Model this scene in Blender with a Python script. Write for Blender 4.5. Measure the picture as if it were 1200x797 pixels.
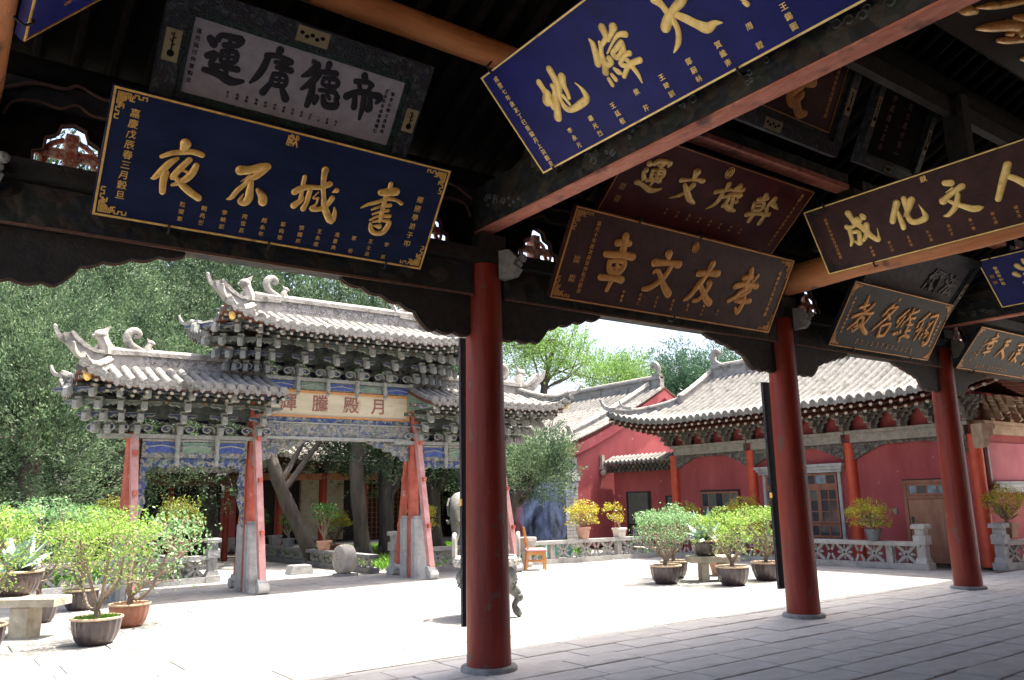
import bpy, math, random
import numpy as np
from mathutils import Vector, Matrix
PI = math.pi
rnd = random.Random(7)
nrng = np.random.default_rng(11)
for o in list(bpy.data.objects): bpy.data.objects.remove(o)
SC = bpy.context.scene
COL = SC.collection

# ------------------------------------------------------------------ camera
def cam_axes(yaw, pitch, roll):
    f = Vector((math.cos(yaw)*math.cos(pitch), math.sin(yaw)*math.cos(pitch), math.sin(pitch)))
    r = Vector((math.sin(yaw), -math.cos(yaw), 0)); u = r.cross(f)
    return math.cos(roll)*r+math.sin(roll)*u, -math.sin(roll)*r+math.cos(roll)*u, f
r_, u_, f_ = cam_axes(math.radians(53.756), math.radians(11.183), math.radians(-1.26))
cam = bpy.data.objects.new('camera', bpy.data.cameras.new('camera'))
cam.matrix_world = Matrix(((r_.x, u_.x, -f_.x, 0), (r_.y, u_.y, -f_.y, 0), (r_.z, u_.z, -f_.z, 1.6), (0, 0, 0, 1)))
cam.data.sensor_width = 36; cam.data.lens = 946.8/1200*36
cam.data.clip_start = .05; cam.data.clip_end = 2000
COL.objects.link(cam); SC.camera = cam

# ------------------------------------------------------------------ light
SUN_EL, SUN_AZ = math.radians(69), math.radians(104)      # azimuth clockwise from +Y: the sun stands to the right of the court
w = bpy.data.worlds.new('World'); SC.world = w; w.use_nodes = True
nt = w.node_tree; bg = nt.nodes['Background']
sky = nt.nodes.new('ShaderNodeTexSky'); sky.sky_type = 'NISHITA'; sky.sun_disc = False
sky.sun_elevation = SUN_EL; sky.sun_rotation = SUN_AZ; sky.dust_density = 6.0; sky.air_density = .75; sky.ozone_density = .35
nt.links.new(sky.outputs[0], bg.inputs[0]); bg.inputs[1].default_value = 0.15
sl = bpy.data.lights.new('sun', 'SUN'); sl.energy = 4.3; sl.angle = math.radians(.6); sl.color = (1, .94, .83)
so = bpy.data.objects.new('sun', sl); COL.objects.link(so)
sd = Vector((math.sin(SUN_AZ)*math.cos(SUN_EL), math.cos(SUN_AZ)*math.cos(SUN_EL), math.sin(SUN_EL)))
so.rotation_euler = sd.to_track_quat('Z', 'Y').to_euler(); so.location = (30, 0, 40)
SC.view_settings.view_transform = 'Standard'; SC.view_settings.look = 'None'
SC.view_settings.exposure = 2.0; SC.view_settings.gamma = 1

# ------------------------------------------------------------------ materials
def mat(name, c1, c2=None, scale=6, rough=.65, bump=.15, bscale=None, stretch=(1, 1, 1), metal=0, spots=None, lo=.35, hi=.65, coat=0, spec=.5):
    m = bpy.data.materials.new(name); m.use_nodes = True; t = m.node_tree; N = t.nodes; L = t.links
    b = N['Principled BSDF']; b.inputs['Roughness'].default_value = rough; b.inputs['Metallic'].default_value = metal
    b.inputs['Specular IOR Level'].default_value = spec; b.inputs['Coat Weight'].default_value = coat
    tc = N.new('ShaderNodeTexCoord'); mp = N.new('ShaderNodeMapping'); mp.inputs['Scale'].default_value = stretch
    L.new(tc.outputs['Object'], mp.inputs[0])
    n = N.new('ShaderNodeTexNoise'); n.inputs['Scale'].default_value = scale; n.inputs['Detail'].default_value = 6; n.inputs['Roughness'].default_value = .65
    L.new(mp.outputs[0], n.inputs[0])
    r = N.new('ShaderNodeValToRGB'); r.color_ramp.elements[0].position = lo; r.color_ramp.elements[1].position = hi
    r.color_ramp.elements[0].color = (*c1, 1); r.color_ramp.elements[1].color = (*(c2 or [min(1, x*1.25) for x in c1]), 1)
    L.new(n.outputs[0], r.inputs[0]); out = r.outputs[0]
    if spots:
        c3, sscale, lo3, hi3 = spots
        n3 = N.new('ShaderNodeTexNoise'); n3.inputs['Scale'].default_value = sscale; n3.inputs['Detail'].default_value = 5
        L.new(tc.outputs['Object'], n3.inputs[0])
        r3 = N.new('ShaderNodeMapRange'); r3.inputs[1].default_value = lo3; r3.inputs[2].default_value = hi3; L.new(n3.outputs[0], r3.inputs[0])
        mx = N.new('ShaderNodeMix'); mx.data_type = 'RGBA'; L.new(r3.outputs[0], mx.inputs[0]); L.new(out, mx.inputs[6]); mx.inputs[7].default_value = (*c3, 1)
        out = mx.outputs[2]
    L.new(out, b.inputs['Base Color'])
    if bump:
        n2 = N.new('ShaderNodeTexNoise'); n2.inputs['Scale'].default_value = bscale or scale*4; n2.inputs['Detail'].default_value = 5
        L.new(mp.outputs[0], n2.inputs[0])
        bp = N.new('ShaderNodeBump'); bp.inputs['Strength'].default_value = bump; bp.inputs['Distance'].default_value = .03
        L.new(n2.outputs[0], bp.inputs['Height']); L.new(bp.outputs[0], b.inputs['Normal'])
    return m
def leafmat(name, cols, trans=.3, rough=.45, clump=0):
    m = bpy.data.materials.new(name); m.use_nodes = True; t = m.node_tree; N = t.nodes; L = t.links
    b = N['Principled BSDF']; b.inputs['Roughness'].default_value = rough; b.inputs['Specular IOR Level'].default_value = .35
    g = N.new('ShaderNodeNewGeometry'); r = N.new('ShaderNodeValToRGB')
    e = r.color_ramp.elements
    while len(e) < len(cols): e.new(.5)
    for i, c in enumerate(cols): e[i].position = i/(len(cols)-1); e[i].color = (*c, 1)
    L.new(g.outputs['Random Per Island'], r.inputs[0]); out = r.outputs[0]
    if clump:      # noise puts light and dark clumps into the leaf colour
        tc = N.new('ShaderNodeTexCoord'); n = N.new('ShaderNodeTexNoise'); n.inputs['Scale'].default_value = clump; n.inputs['Detail'].default_value = 3; L.new(tc.outputs['Object'], n.inputs[0])
        r2 = N.new('ShaderNodeValToRGB'); r2.color_ramp.elements[0].position = .38; r2.color_ramp.elements[1].position = .62; r2.color_ramp.elements[0].color = (.32, .40, .38, 1); r2.color_ramp.elements[1].color = (1.4, 1.35, 1.2, 1); L.new(n.outputs[0], r2.inputs[0])
        mm = N.new('ShaderNodeMix'); mm.data_type = 'RGBA'; mm.blend_type = 'MULTIPLY'; mm.inputs[0].default_value = 1; L.new(out, mm.inputs[6]); L.new(r2.outputs[0], mm.inputs[7]); out = mm.outputs[2]
    L.new(out, b.inputs['Base Color'])
    tr = N.new('ShaderNodeBsdfTranslucent'); L.new(out, tr.inputs[0])
    mx = N.new('ShaderNodeMixShader'); mx.inputs[0].default_value = trans
    L.new(b.outputs[0], mx.inputs[1]); L.new(tr.outputs[0], mx.inputs[2]); L.new(mx.outputs[0], N['Material Output'].inputs[0])
    return m
def carved(name, cols, scale=14, rough=.8, bump=.8):
    """old carved and painted timber or brick: cells of several faded colours with deep relief"""
    m = bpy.data.materials.new(name); m.use_nodes = True; t = m.node_tree; N = t.nodes; L = t.links
    b = N['Principled BSDF']; b.inputs['Roughness'].default_value = rough
    tc = N.new('ShaderNodeTexCoord')
    nz = N.new('ShaderNodeTexNoise'); nz.inputs['Scale'].default_value = scale*.6; nz.inputs['Detail'].default_value = 3; L.new(tc.outputs['Object'], nz.inputs[0])
    va = N.new('ShaderNodeMixRGB'); va.inputs[0].default_value = .12; L.new(tc.outputs['Object'], va.inputs[1]); L.new(nz.outputs[1], va.inputs[2])
    v = N.new('ShaderNodeTexVoronoi'); v.inputs['Scale'].default_value = scale; L.new(va.outputs[0], v.inputs[0])
    sp = N.new('ShaderNodeSeparateColor'); L.new(v.outputs['Color'], sp.inputs[0])
    r = N.new('ShaderNodeValToRGB'); r.color_ramp.interpolation = 'CONSTANT'; e = r.color_ramp.elements
    while len(e) < len(cols): e.new(.5)
    for i, c in enumerate(cols): e[i].position = i/len(cols); e[i].color = (*c, 1)
    L.new(sp.outputs[0], r.inputs[0])
    n2 = N.new('ShaderNodeTexNoise'); n2.inputs['Scale'].default_value = 45; n2.inputs['Detail'].default_value = 4; L.new(tc.outputs['Object'], n2.inputs[0])
    mx = N.new('ShaderNodeMix'); mx.data_type = 'RGBA'; mx.blend_type = 'MULTIPLY'; mx.inputs[0].default_value = .6
    L.new(r.outputs[0], mx.inputs[6]); L.new(n2.outputs[0], mx.inputs[7]); L.new(mx.outputs[2], b.inputs['Base Color'])
    v2 = N.new('ShaderNodeTexVoronoi'); v2.inputs['Scale'].default_value = scale*1.7; v2.feature = 'SMOOTH_F1'; L.new(va.outputs[0], v2.inputs[0])
    bp = N.new('ShaderNodeBump'); bp.inputs['Strength'].default_value = bump; bp.inputs['Distance'].default_value = .04
    L.new(v2.outputs[0], bp.inputs['Height']); L.new(bp.outputs[0], b.inputs['Normal'])
    return m

K = {}
K['paving'] = mat('paving', (.37, .355, .325), (.48, .465, .43), 2.2, .85, .25, 22, spots=((.2, .19, .175), 1.3, .56, .75))
K['paving_b'] = mat('paving_b', (.40, .385, .355), (.50, .485, .45), 2.7, .85, .25, 25, spots=((.22, .21, .2), 1.7, .55, .75))
K['court'] = mat('court', (.215, .208, .196), (.32, .31, .294), 1.1, .9, .3, 20, spots=((.17, .163, .153), .8, .56, .72))
K['court_b'] = mat('court_b', (.195, .189, .18), (.29, .281, .267), 1.7, .9, .3, 24, spots=((.15, .143, .133), 1.3, .55, .7))
K['joint'] = mat('joint', (.05, .048, .045), (.11, .10, .09), 9, .95, .3)
K['jointdust'] = mat('jointdust', (.15, .145, .135), (.22, .21, .20), 9, .95, .3)
K['earth'] = mat('earth', (.16, .14, .11), (.25, .22, .18), .6, .95, .3)
K['redcol'] = mat('redcol', (.135, .013, .007), (.26, .028, .012), 3.2, .5, .3, 16, stretch=(1, 1, .16), spots=((.13, .05, .035), 5.5, .635, .665), coat=.05, spec=.35)
K['coldark'] = mat('coldark', (.30, .030, .014), (.42, .05, .02), 3.5, .45, .06, 30, stretch=(1, 1, .3))
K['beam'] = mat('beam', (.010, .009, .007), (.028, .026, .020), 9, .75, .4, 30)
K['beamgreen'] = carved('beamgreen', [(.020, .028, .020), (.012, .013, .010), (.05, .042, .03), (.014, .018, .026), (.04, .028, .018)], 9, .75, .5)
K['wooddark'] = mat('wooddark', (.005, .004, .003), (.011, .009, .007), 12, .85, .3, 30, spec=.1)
K['pinkpaint'] = mat('pinkpaint', (.42, .12, .075), (.58, .23, .155), 14, .7, .35, 50, stretch=(1, .3, 1), spots=((.12, .05, .04), 5, .55, .72))
K['log'] = mat('log', (.42, .14, .04), (.64, .26, .09), 6, .6, .4, 24, stretch=(1, .18, 1), spots=((.10, .04, .02), 4, .6, .75))
K['logx'] = mat('logx', (.42, .14, .04), (.64, .26, .09), 6, .6, .4, 24, stretch=(.18, 1, 1), spots=((.10, .04, .02), 4, .6, .75))
K['trim'] = mat('trim', (.10, .045, .028), (.16, .085, .055), 20, .8, .3)
K['carvered'] = mat('carvered', (.42, .10, .06), (.62, .48, .40), 22, .8, .5, 40, lo=.42, hi=.58)
K['gold'] = mat('gold', (.74, .42, .085), (.95, .64, .19), 18, .3, .12, 50, metal=.2, spec=.6, coat=.3, spots=((.36, .19, .05), 7, .58, .72))
K['golddim'] = mat('golddim', (.44, .20, .045), (.62, .31, .08), 18, .5, .12, 50, metal=.3)
K['goldpale'] = mat('goldpale', (.78, .54, .15), (.95, .74, .28), 14, .42, .1, 60, metal=.2, spots=((.50, .34, .10), 7, .55, .72))
K['navy'] = mat('navy', (.008, .014, .048), (.013, .024, .075), 4, .5, .12, 40, stretch=(.4, 1, 1), spots=((.018, .024, .045), 3, .6, .85), spec=.2)
K['royal'] = mat('royal', (.004, .007, .10), (.009, .014, .155), 3.5, .48, .1, 40, spots=((.005, .008, .05), 1.6, .6, .8), spec=.2)
K['maroon'] = mat('maroon', (.034, .013, .013), (.062, .024, .022), 6, .5, .12, 40, spec=.2)
K['maroonred'] = mat('maroonred', (.05, .008, .007), (.10, .014, .011), 3, .42, .1, 40, spec=.25)
K['slate'] = mat('slate', (.006, .009, .015), (.013, .018, .028), 6, .55, .15, 40, spec=.2)
K['black'] = mat('black', (.006, .006, .0065), (.012, .012, .013), 8, .5, .1, spec=.2)
K['paper'] = mat('paper', (.27, .255, .27), (.35, .34, .35), 9, .7, .1)
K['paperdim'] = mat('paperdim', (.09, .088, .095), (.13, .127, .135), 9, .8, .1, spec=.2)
K['ink'] = mat('ink', (.008, .008, .01), (.015, .015, .018), 9, .6, 0)
K['frameblue'] = carved('frameblue', [(.012, .02, .04), (.008, .02, .016), (.06, .065, .07), (.008, .008, .012), (.02, .012, .012)], 30, .6, .4)
K['framegreen'] = carved('framegreen', [(.007, .03, .02), (.014, .045, .03), (.005, .015, .012)], 26, .6, .4)
K['cream'] = mat('cream', (.22, .18, .09), (.30, .25, .13), 9, .7, .1)
K['gatered'] = mat('gatered', (.38, .065, .038), (.50, .13, .08), 5, .6, .12, 30, spots=((.55, .34, .30), 6, .62, .8))
K['gatered_lit'] = mat('gatered_lit', (.44, .19, .175), (.58, .32, .30), 5, .6, .12, 30)  # gate red paled to pink, sunlight on the front struts put into the colour
K['stone'] = mat('stone', (.33, .33, .32), (.46, .46, .45), 7, .85, .35, 26, spots=((.20, .20, .19), 2.4, .58, .75))
K['stonedark'] = mat('stonedark', (.17, .168, .16), (.28, .275, .265), 7, .85, .35, 26)
K['stonepale'] = mat('stonepale', (.29, .28, .26), (.42, .41, .38), 6, .85, .35, 24, spots=((.26, .24, .21), 2.4, .58, .76))
K['stonecream'] = mat('stonecream', (.42, .39, .33), (.56, .53, .46), 6, .85, .3, 24)
K['stoneshade'] = mat('stoneshade', (.13, .13, .125), (.22, .22, .21), 7, .85, .35, 26)  # stone darkened in colour to stand for shade along the garden path
K['hallplate'] = mat('hallplate', (.12, .11, .095), (.25, .23, .20), 14, .85, .7, 26)
K['stonewarm'] = mat('stonewarm', (.34, .30, .235), (.46, .41, .33), 8, .9, .35, 30, spots=((.2, .18, .14), 3, .55, .75))
K['tile'] = mat('tile', (.115, .108, .097), (.25, .236, .213), 5, .8, .3, 24, lo=.3, hi=.7, spots=((.075, .075, .055), 3.1, .57, .70))
K['tilegap'] = mat('tilegap', (.055, .053, .05), (.12, .115, .11), 7, .85, .3)
K['ridge'] = mat('ridge', (.25, .23, .20), (.40, .375, .335), 7, .85, .4, 24, spots=((.13, .12, .10), 3.4, .56, .72))
K['ridgecarve'] = carved('ridgecarve', [(.48, .455, .42), (.38, .36, .33), (.28, .26, .235), (.54, .51, .48)], 22, .85, .9)
K['eavewood'] = mat('eavewood', (.10, .034, .02), (.17, .06, .035), 10, .8, .2)
K['rafterend'] = mat('rafterend', (.46, .40, .30), (.30, .26, .20), 16, .8, .2)
K['dg_dark'] = mat('dg_dark', (.04, .05, .05), (.10, .115, .11), 11, .85, .4, 30)
K['dg_light'] = mat('dg_light', (.22, .23, .215), (.36, .36, .335), 14, .85, .4, 30)
K['paintblue'] = mat('paintblue', (.035, .06, .22), (.09, .13, .34), 12, .8, .2)
K['dg_blue'] = mat('dg_blue', (.03, .042, .10), (.07, .09, .16), 12, .8, .2)
K['dg_green'] = mat('dg_green', (.07, .10, .08), (.14, .18, .14), 12, .8, .2)
K['gatecarve'] = carved('gatecarve', [(.42, .42, .38), (.30, .32, .30), (.14, .17, .30), (.20, .25, .20), (.46, .40, .33), (.36, .36, .34)], 19, .85, .8)
K['gatecarveblue'] = carved('gatecarveblue', [(.09, .13, .36), (.34, .36, .36), (.06, .09, .22), (.16, .24, .2), (.4, .38, .3)], 19, .8, .6)
K['gateboard'] = mat('gateboard', (.50, .42, .28), (.64, .56, .40), 3, .8, .15, 20, stretch=(.3, 1, 1.6), spots=((.42, .33, .2), 3.4, .6, .78))
K['gateboardrim'] = mat('gateboardrim', (.50, .22, .07), (.62, .30, .11), 8, .7, .2)
K['gatechar'] = mat('gatechar', (.24, .09, .07), (.33, .15, .11), 20, .8, .2)
K['hallred'] = mat('hallred', (.25, .040, .044), (.40, .088, .088), 1.6, .85, .15, 20, stretch=(1, 1, .3), lo=.28, hi=.72, spots=((.46, .22, .20), 7, .69, .76))
K['hallred2'] = mat('hallred2', (.27, .045, .050), (.43, .10, .10), 1.3, .85, .15, 20, stretch=(1, 1, .3), lo=.28, hi=.72, spots=((.50, .26, .25), 4.5, .68, .76))
K['hallpurple'] = mat('hallpurple', (.40, .11, .13), (.47, .15, .17), 1.4, .85, .1, 20)
K['hallcol'] = mat('hallcol', (.50, .055, .02), (.60, .085, .035), 4, .5, .08, 30)
K['hallcarve'] = carved('hallcarve', [(.20, .18, .15), (.12, .11, .095), (.26, .24, .20), (.16, .15, .14)], 16, .85, .9)
K['hallbeam'] = mat('hallbeam', (.22, .205, .175), (.34, .32, .28), 8, .85, .4, 26)
K['hallbeam_lit'] = mat('hallbeam_lit', (.30, .21, .14), (.46, .34, .24), 8, .85, .4, 26)  # hall beam colour warmed to stand for light on the end timbers
K['brickgrey'] = mat('brickgrey', (.28, .28, .27), (.38, .37, .36), 9, .9, .3)
K['wood'] = mat('wood', (.22, .085, .045), (.33, .14, .08), 5, .6, .2, 30, stretch=(1, 1, .3))
K['door'] = mat('door', (.24, .10, .055), (.38, .19, .11), 4, .65, .2, 26, stretch=(1, 1, .3))
K['glass'] = mat('glass', (.025, .035, .045), (.05, .06, .07), 1.3, .12, 0, spec=.8)
K['glasspale'] = mat('glasspale', (.10, .16, .20), (.30, .38, .42), 3.5, .2, 0)
K['shutter'] = mat('shutter', (.07, .085, .07), (.10, .12, .10), 5, .6, .1)
K['dark'] = mat('dark', (.02, .015, .015), (.035, .025, .025), 5, .9, 0)
K['potglaze'] = mat('potglaze', (.035, .022, .025), (.075, .05, .052), 8, .28, .08, 30, stretch=(1, 1, .4), coat=.3)
K['potrim'] = mat('potrim', (.42, .30, .19), (.55, .42, .29), 14, .6, .2)
K['potred'] = mat('potred', (.22, .07, .035), (.34, .12, .06), 8, .35, .08, 30, stretch=(1, 1, .4), coat=.2)
K['terracotta'] = mat('terracotta', (.42, .22, .15), (.55, .33, .25), 9, .85, .15)
K['potwhite'] = mat('potwhite', (.62, .56, .48), (.74, .68, .6), 9, .85, .15)
K['potgrey'] = mat('potgrey', (.11, .12, .13), (.17, .18, .19), 9, .7, .15)
K['potbrown'] = mat('potbrown', (.30, .16, .09), (.42, .25, .15), 9, .8, .2)
K['soil'] = mat('soil', (.05, .035, .025), (.10, .075, .05), 30, .95, .6, 60)
K['moss'] = mat('moss', (.08, .20, .02), (.16, .34, .04), 40, .9, .8, 80)
K['bark'] = mat('bark', (.052, .041, .032), (.125, .104, .085), 5, .9, .9, 14, stretch=(1, 1, .22))
K['barkdark'] = mat('barkdark', (.034, .028, .022), (.08, .068, .054), 5, .9, .9, 14, stretch=(1, 1, .22))
K['twig'] = mat('twig', (.16, .12, .085), (.27, .21, .155), 14, .85, .3)
K['l_bright'] = leafmat('l_bright', [(.09, .19, .02), (.17, .32, .04), (.27, .42, .07), (.40, .50, .14), (.13, .26, .06)], .45)
K['l_cool'] = leafmat('l_cool', [(.06, .16, .05), (.13, .27, .10), (.22, .37, .16), (.36, .46, .27)], .42)
K['l_yellow'] = leafmat('l_yellow', [(.24, .26, .02), (.42, .40, .04), (.55, .48, .06), (.3, .34, .05), (.45, .2, .04)], .38)
K['l_mixed'] = leafmat('l_mixed', [(.09, .16, .02), (.17, .25, .04), (.26, .30, .05), (.24, .15, .04), (.14, .25, .05)], .35)
K['l_dark'] = leafmat('l_dark', [(.03, .09, .02), (.06, .16, .03), (.10, .22, .05)], .3)
K['l_cyp'] = leafmat('l_cyp', [(.020, .042, .021), (.038, .076, .038), (.07, .125, .062), (.13, .19, .11)], .30, .6, 1.1)
K['l_cyplight'] = leafmat('l_cyplight', [(.042, .080, .040), (.078, .140, .072), (.125, .195, .108), (.20, .26, .17)], .33, .6, 1.1)
K['l_decid'] = leafmat('l_decid', [(.10, .20, .04), (.16, .30, .07), (.24, .38, .12), (.09, .17, .05)], .45)
K['l_pine'] = leafmat('l_pine', [(.035, .085, .05), (.06, .13, .075), (.09, .17, .10)], .3)
K['grass'] = leafmat('grass', [(.07, .19, .02), (.12, .28, .03), (.2, .38, .05)], .3)
K['agave'] = mat('agave', (.19, .29, .245), (.31, .43, .37), 5, .5, .1)
K['iron'] = mat('iron', (.10, .105, .10), (.20, .21, .20), 9, .5, .4, 30, metal=.4, spots=((.05, .055, .06), 5, .5, .7))
K['ironpale'] = mat('ironpale', (.30, .29, .27), (.42, .41, .38), 9, .6, .3, 30, metal=.2)
K['chairwood'] = mat('chairwood', (.46, .17, .035), (.58, .25, .06), 7, .4, .08, 30, coat=.3)
K['seatpink'] = mat('seatpink', (.42, .16, .17), (.52, .24, .25), 20, .85, .1)
K['coupletedge'] = mat('coupletedge', (.018, .02, .024), (.03, .035, .04), 8, .5, .1)
K['switch'] = mat('switch', (.25, .25, .2), (.33, .33, .27), 8, .6, 0)
K['teal'] = mat('teal', (.12, .42, .36), (.2, .5, .44), 8, .6, 0)
K['hook'] = mat('hook', (.015, .015, .015), (.03, .03, .03), 8, .5, 0, metal=.6)

# ------------------------------------------------------------------ helpers
ORG = {}
def props(o, label=None, cat=None, group=None, kind=None):
    if label: o['label'] = label
    if cat: o['category'] = cat
    if group: o['group'] = group
    if kind: o['kind'] = kind
    return o
def thing(name, loc, label, cat, group=None, kind=None):
    o = bpy.data.objects.new(name, None); o.empty_display_size = .2; o.location = loc; COL.objects.link(o)
    ORG[o.name] = Vector(loc); return props(o, label, cat, group, kind)
def link(name, me, parent=None, loc=None, rotz=0):
    """links a mesh whose vertices are relative to the parent's base (or placed at loc, a world point)"""
    o = bpy.data.objects.new(name, me); COL.objects.link(o)
    if parent is not None:
        o.parent = parent; ORG[o.name] = ORG[parent.name]
        if loc is not None: o.location = Vector(loc)-ORG[parent.name]
    else:
        if loc is not None: o.location = loc
        ORG[o.name] = Vector(loc) if loc is not None else Vector((0, 0, 0))
    o.rotation_euler.z = rotz
    return o
class MB:
    def __init__(s): s.v = []; s.f = []; s.m = []; s.mi = 0; s.sm = []; s.smooth = False
    def add(s, vs, fs):
        n = len(s.v); s.v += [tuple(a) for a in vs]
        for f in fs: s.f.append(tuple(n+i for i in f)); s.m.append(s.mi); s.sm.append(s.smooth)
    def box(s, a, b, rz=0, piv=None):
        x0, y0, z0 = a; x1, y1, z1 = b
        vs = [(x0, y0, z0), (x1, y0, z0), (x1, y1, z0), (x0, y1, z0), (x0, y0, z1), (x1, y0, z1), (x1, y1, z1), (x0, y1, z1)]
        if rz:
            cx, cy = piv or ((x0+x1)/2, (y0+y1)/2); c, sn = math.cos(rz), math.sin(rz)
            vs = [(cx+(x-cx)*c-(y-cy)*sn, cy+(x-cx)*sn+(y-cy)*c, z) for x, y, z in vs]
        s.add(vs, [(0, 3, 2, 1), (4, 5, 6, 7), (0, 1, 5, 4), (1, 2, 6, 5), (2, 3, 7, 6), (3, 0, 4, 7)])
    def cbox(s, a, b, c=.01):
        """box with a chamfer round its top edge"""
        x0, y0, z0 = a; x1, y1, z1 = b
        vs = [(x0, y0, z0), (x1, y0, z0), (x1, y1, z0), (x0, y1, z0), (x0, y0, z1-c), (x1, y0, z1-c), (x1, y1, z1-c), (x0, y1, z1-c),
              (x0+c, y0+c, z1), (x1-c, y0+c, z1), (x1-c, y1-c, z1), (x0+c, y1-c, z1)]
        s.add(vs, [(0, 1, 5, 4), (1, 2, 6, 5), (2, 3, 7, 6), (3, 0, 4, 7), (4, 5, 9, 8), (5, 6, 10, 9), (6, 7, 11, 10), (7, 4, 8, 11), (8, 9, 10, 11), (0, 3, 2, 1)])
    def beam(s, p0, p1, w, h, up=(0, 0, 1)):
        p0 = Vector(p0); p1 = Vector(p1); d = (p1-p0).normalized(); up = Vector(up)
        x = d.cross(up)
        if x.length < 1e-4: x = d.cross(Vector((1, 0, 0)))
        x.normalize(); y = x.cross(d)
        vs = [p+x*sx*w/2+y*sy*h/2 for p in (p0, p1) for sx, sy in ((-1, -1), (1, -1), (1, 1), (-1, 1))]
        s.add(vs, [(0, 1, 2, 3), (7, 6, 5, 4), (0, 4, 5, 1), (1, 5, 6, 2), (2, 6, 7, 3), (3, 7, 4, 0)])
    def tube(s, pts, rad, n=8, caps=True, squash=None, arc=None):
        """sweep; rad a number or list; squash=(axis vector, factor)"""
        pts = [Vector(p) for p in pts]; k = len(pts)
        if not hasattr(rad, '__len__'): rad = [rad]*k
        base = len(s.v); prev = None; rings = []
        for i, p in enumerate(pts):
            d = (pts[min(i+1, k-1)]-pts[max(i-1, 0)])
            if d.length < 1e-7: d = Vector((0, 0, 1))
            d.normalize()
            if prev is None:
                a = Vector((0, 0, 1)) if abs(d.z) < .9 else Vector((1, 0, 0))
                x = d.cross(a).normalized()
            else:
                x = (prev-d*prev.dot(d)); x = x.normalized() if x.length > 1e-6 else d.orthogonal().normalized()
            prev = x; y = d.cross(x); ring = []
            for j in range(n):
                t = 2*PI*j/n; off = (x*math.cos(t)+y*math.sin(t))*rad[i]
                if squash: ax, fa = squash; off = off-ax*off.dot(ax)*(1-fa)
                ring.append(p+off)
            rings.append(ring)
        vs = [q for r in rings for q in r]; fs = []
        for i in range(k-1):
            for j in range(n): fs.append((i*n+j, i*n+(j+1) % n, (i+1)*n+(j+1) % n, (i+1)*n+j))
        if caps: fs.append(tuple(range(n-1, -1, -1))); fs.append(tuple((k-1)*n+j for j in range(n)))
        s.add(vs, fs)
    def lathe(s, prof, c=(0, 0, 0), n=24, flute=0, nf=24, caps=True):
        vs = []; fs = []
        for i, (r, z) in enumerate(prof):
            for j in range(n):
                t = 2*PI*j/n; rr = r*(1-flute*(.5+.5*math.cos(nf*t)) if flute else 1)
                vs.append((c[0]+rr*math.cos(t), c[1]+rr*math.sin(t), c[2]+z))
        k = len(prof)
        for i in range(k-1):
            for j in range(n): fs.append((i*n+j, i*n+(j+1) % n, (i+1)*n+(j+1) % n, (i+1)*n+j))
        if caps: fs.append(tuple(range(n-1, -1, -1))); fs.append(tuple((k-1)*n+j for j in range(n)))
        s.add(vs, fs)
    def prism(s, poly, o, ux, uy, th):
        """polygon (list of 2d) laid out with axes ux, uy from o, thickness th centred"""
        o = Vector(o); ux = Vector(ux); uy = Vector(uy); nn = ux.cross(uy).normalized(); n = len(poly)
        vs = [o+ux*a+uy*b-nn*th/2 for a, b in poly]+[o+ux*a+uy*b+nn*th/2 for a, b in poly]
        fs = [tuple(range(n-1, -1, -1)), tuple(range(n, 2*n))]+[(i, (i+1) % n, n+(i+1) % n, n+i) for i in range(n)]
        s.add(vs, fs)
    def ball(s, c, r, n=8, m=5, sc=(1, 1, 1)):
        prof = [(max(.001, math.sin(PI*i/m))*r, -math.cos(PI*i/m)*r) for i in range(m+1)]
        vs = []; fs = []
        for rr, z in prof:
            for j in range(n): t = 2*PI*j/n; vs.append((c[0]+rr*math.cos(t)*sc[0], c[1]+rr*math.sin(t)*sc[1], c[2]+z*sc[2]))
        for i in range(m):
            for j in range(n): fs.append((i*n+j, i*n+(j+1) % n, (i+1)*n+(j+1) % n, (i+1)*n+j))
        s.add(vs, fs)
    def mesh(s, name, mats, org=(0, 0, 0)):
        me = bpy.data.meshes.new(name); ox, oy, oz = org
        me.from_pydata([(x-ox, y-oy, z-oz) for x, y, z in s.v], [], s.f)
        for m in (mats if isinstance(mats, (list, tuple)) else [mats]): me.materials.append(K[m])
        me.polygons.foreach_set('material_index', s.m); me.polygons.foreach_set('use_smooth', s.sm); me.update()
        if any(s.sm): me.set_sharp_from_angle(angle=math.radians(42))
        return me
    def build(s, name, mats, parent=None, org=None, loose_at=None):
        og = ORG[parent.name] if parent is not None else (Vector(loose_at) if loose_at else Vector((0, 0, 0)))
        me = s.mesh(name, mats, og)
        if parent is not None: return link(name, me, parent)
        o = link(name, me, None, og if loose_at else None); return o
def quads(name, C, U, V, m, parent=None):
    """many leaf quads: centres C, half axes U, V (n x 3); the tip is pinched so that it reads as a leaf"""
    n = len(C); P = np.empty((n, 4, 3)); P[:, 0] = C-U; P[:, 1] = C-V*.9-U*.1; P[:, 2] = C+U; P[:, 3] = C+V*.9-U*.1
    if parent is not None: P -= np.array(ORG[parent.name])
    me = bpy.data.meshes.new(name); me.vertices.add(n*4); me.vertices.foreach_set('co', P.reshape(-1).astype(np.float32))
    me.loops.add(n*4); me.loops.foreach_set('vertex_index', np.arange(n*4, dtype=np.int32))
    me.polygons.add(n); me.polygons.foreach_set('loop_start', np.arange(0, n*4, 4, dtype=np.int32))
    me.materials.append(K[m]); me.update(calc_edges=True); me.validate()
    return link(name, me, parent) if parent is not None else me
def unit(n):
    a = nrng.normal(size=(n, 3)); return a/np.linalg.norm(a, axis=1)[:, None]
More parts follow.
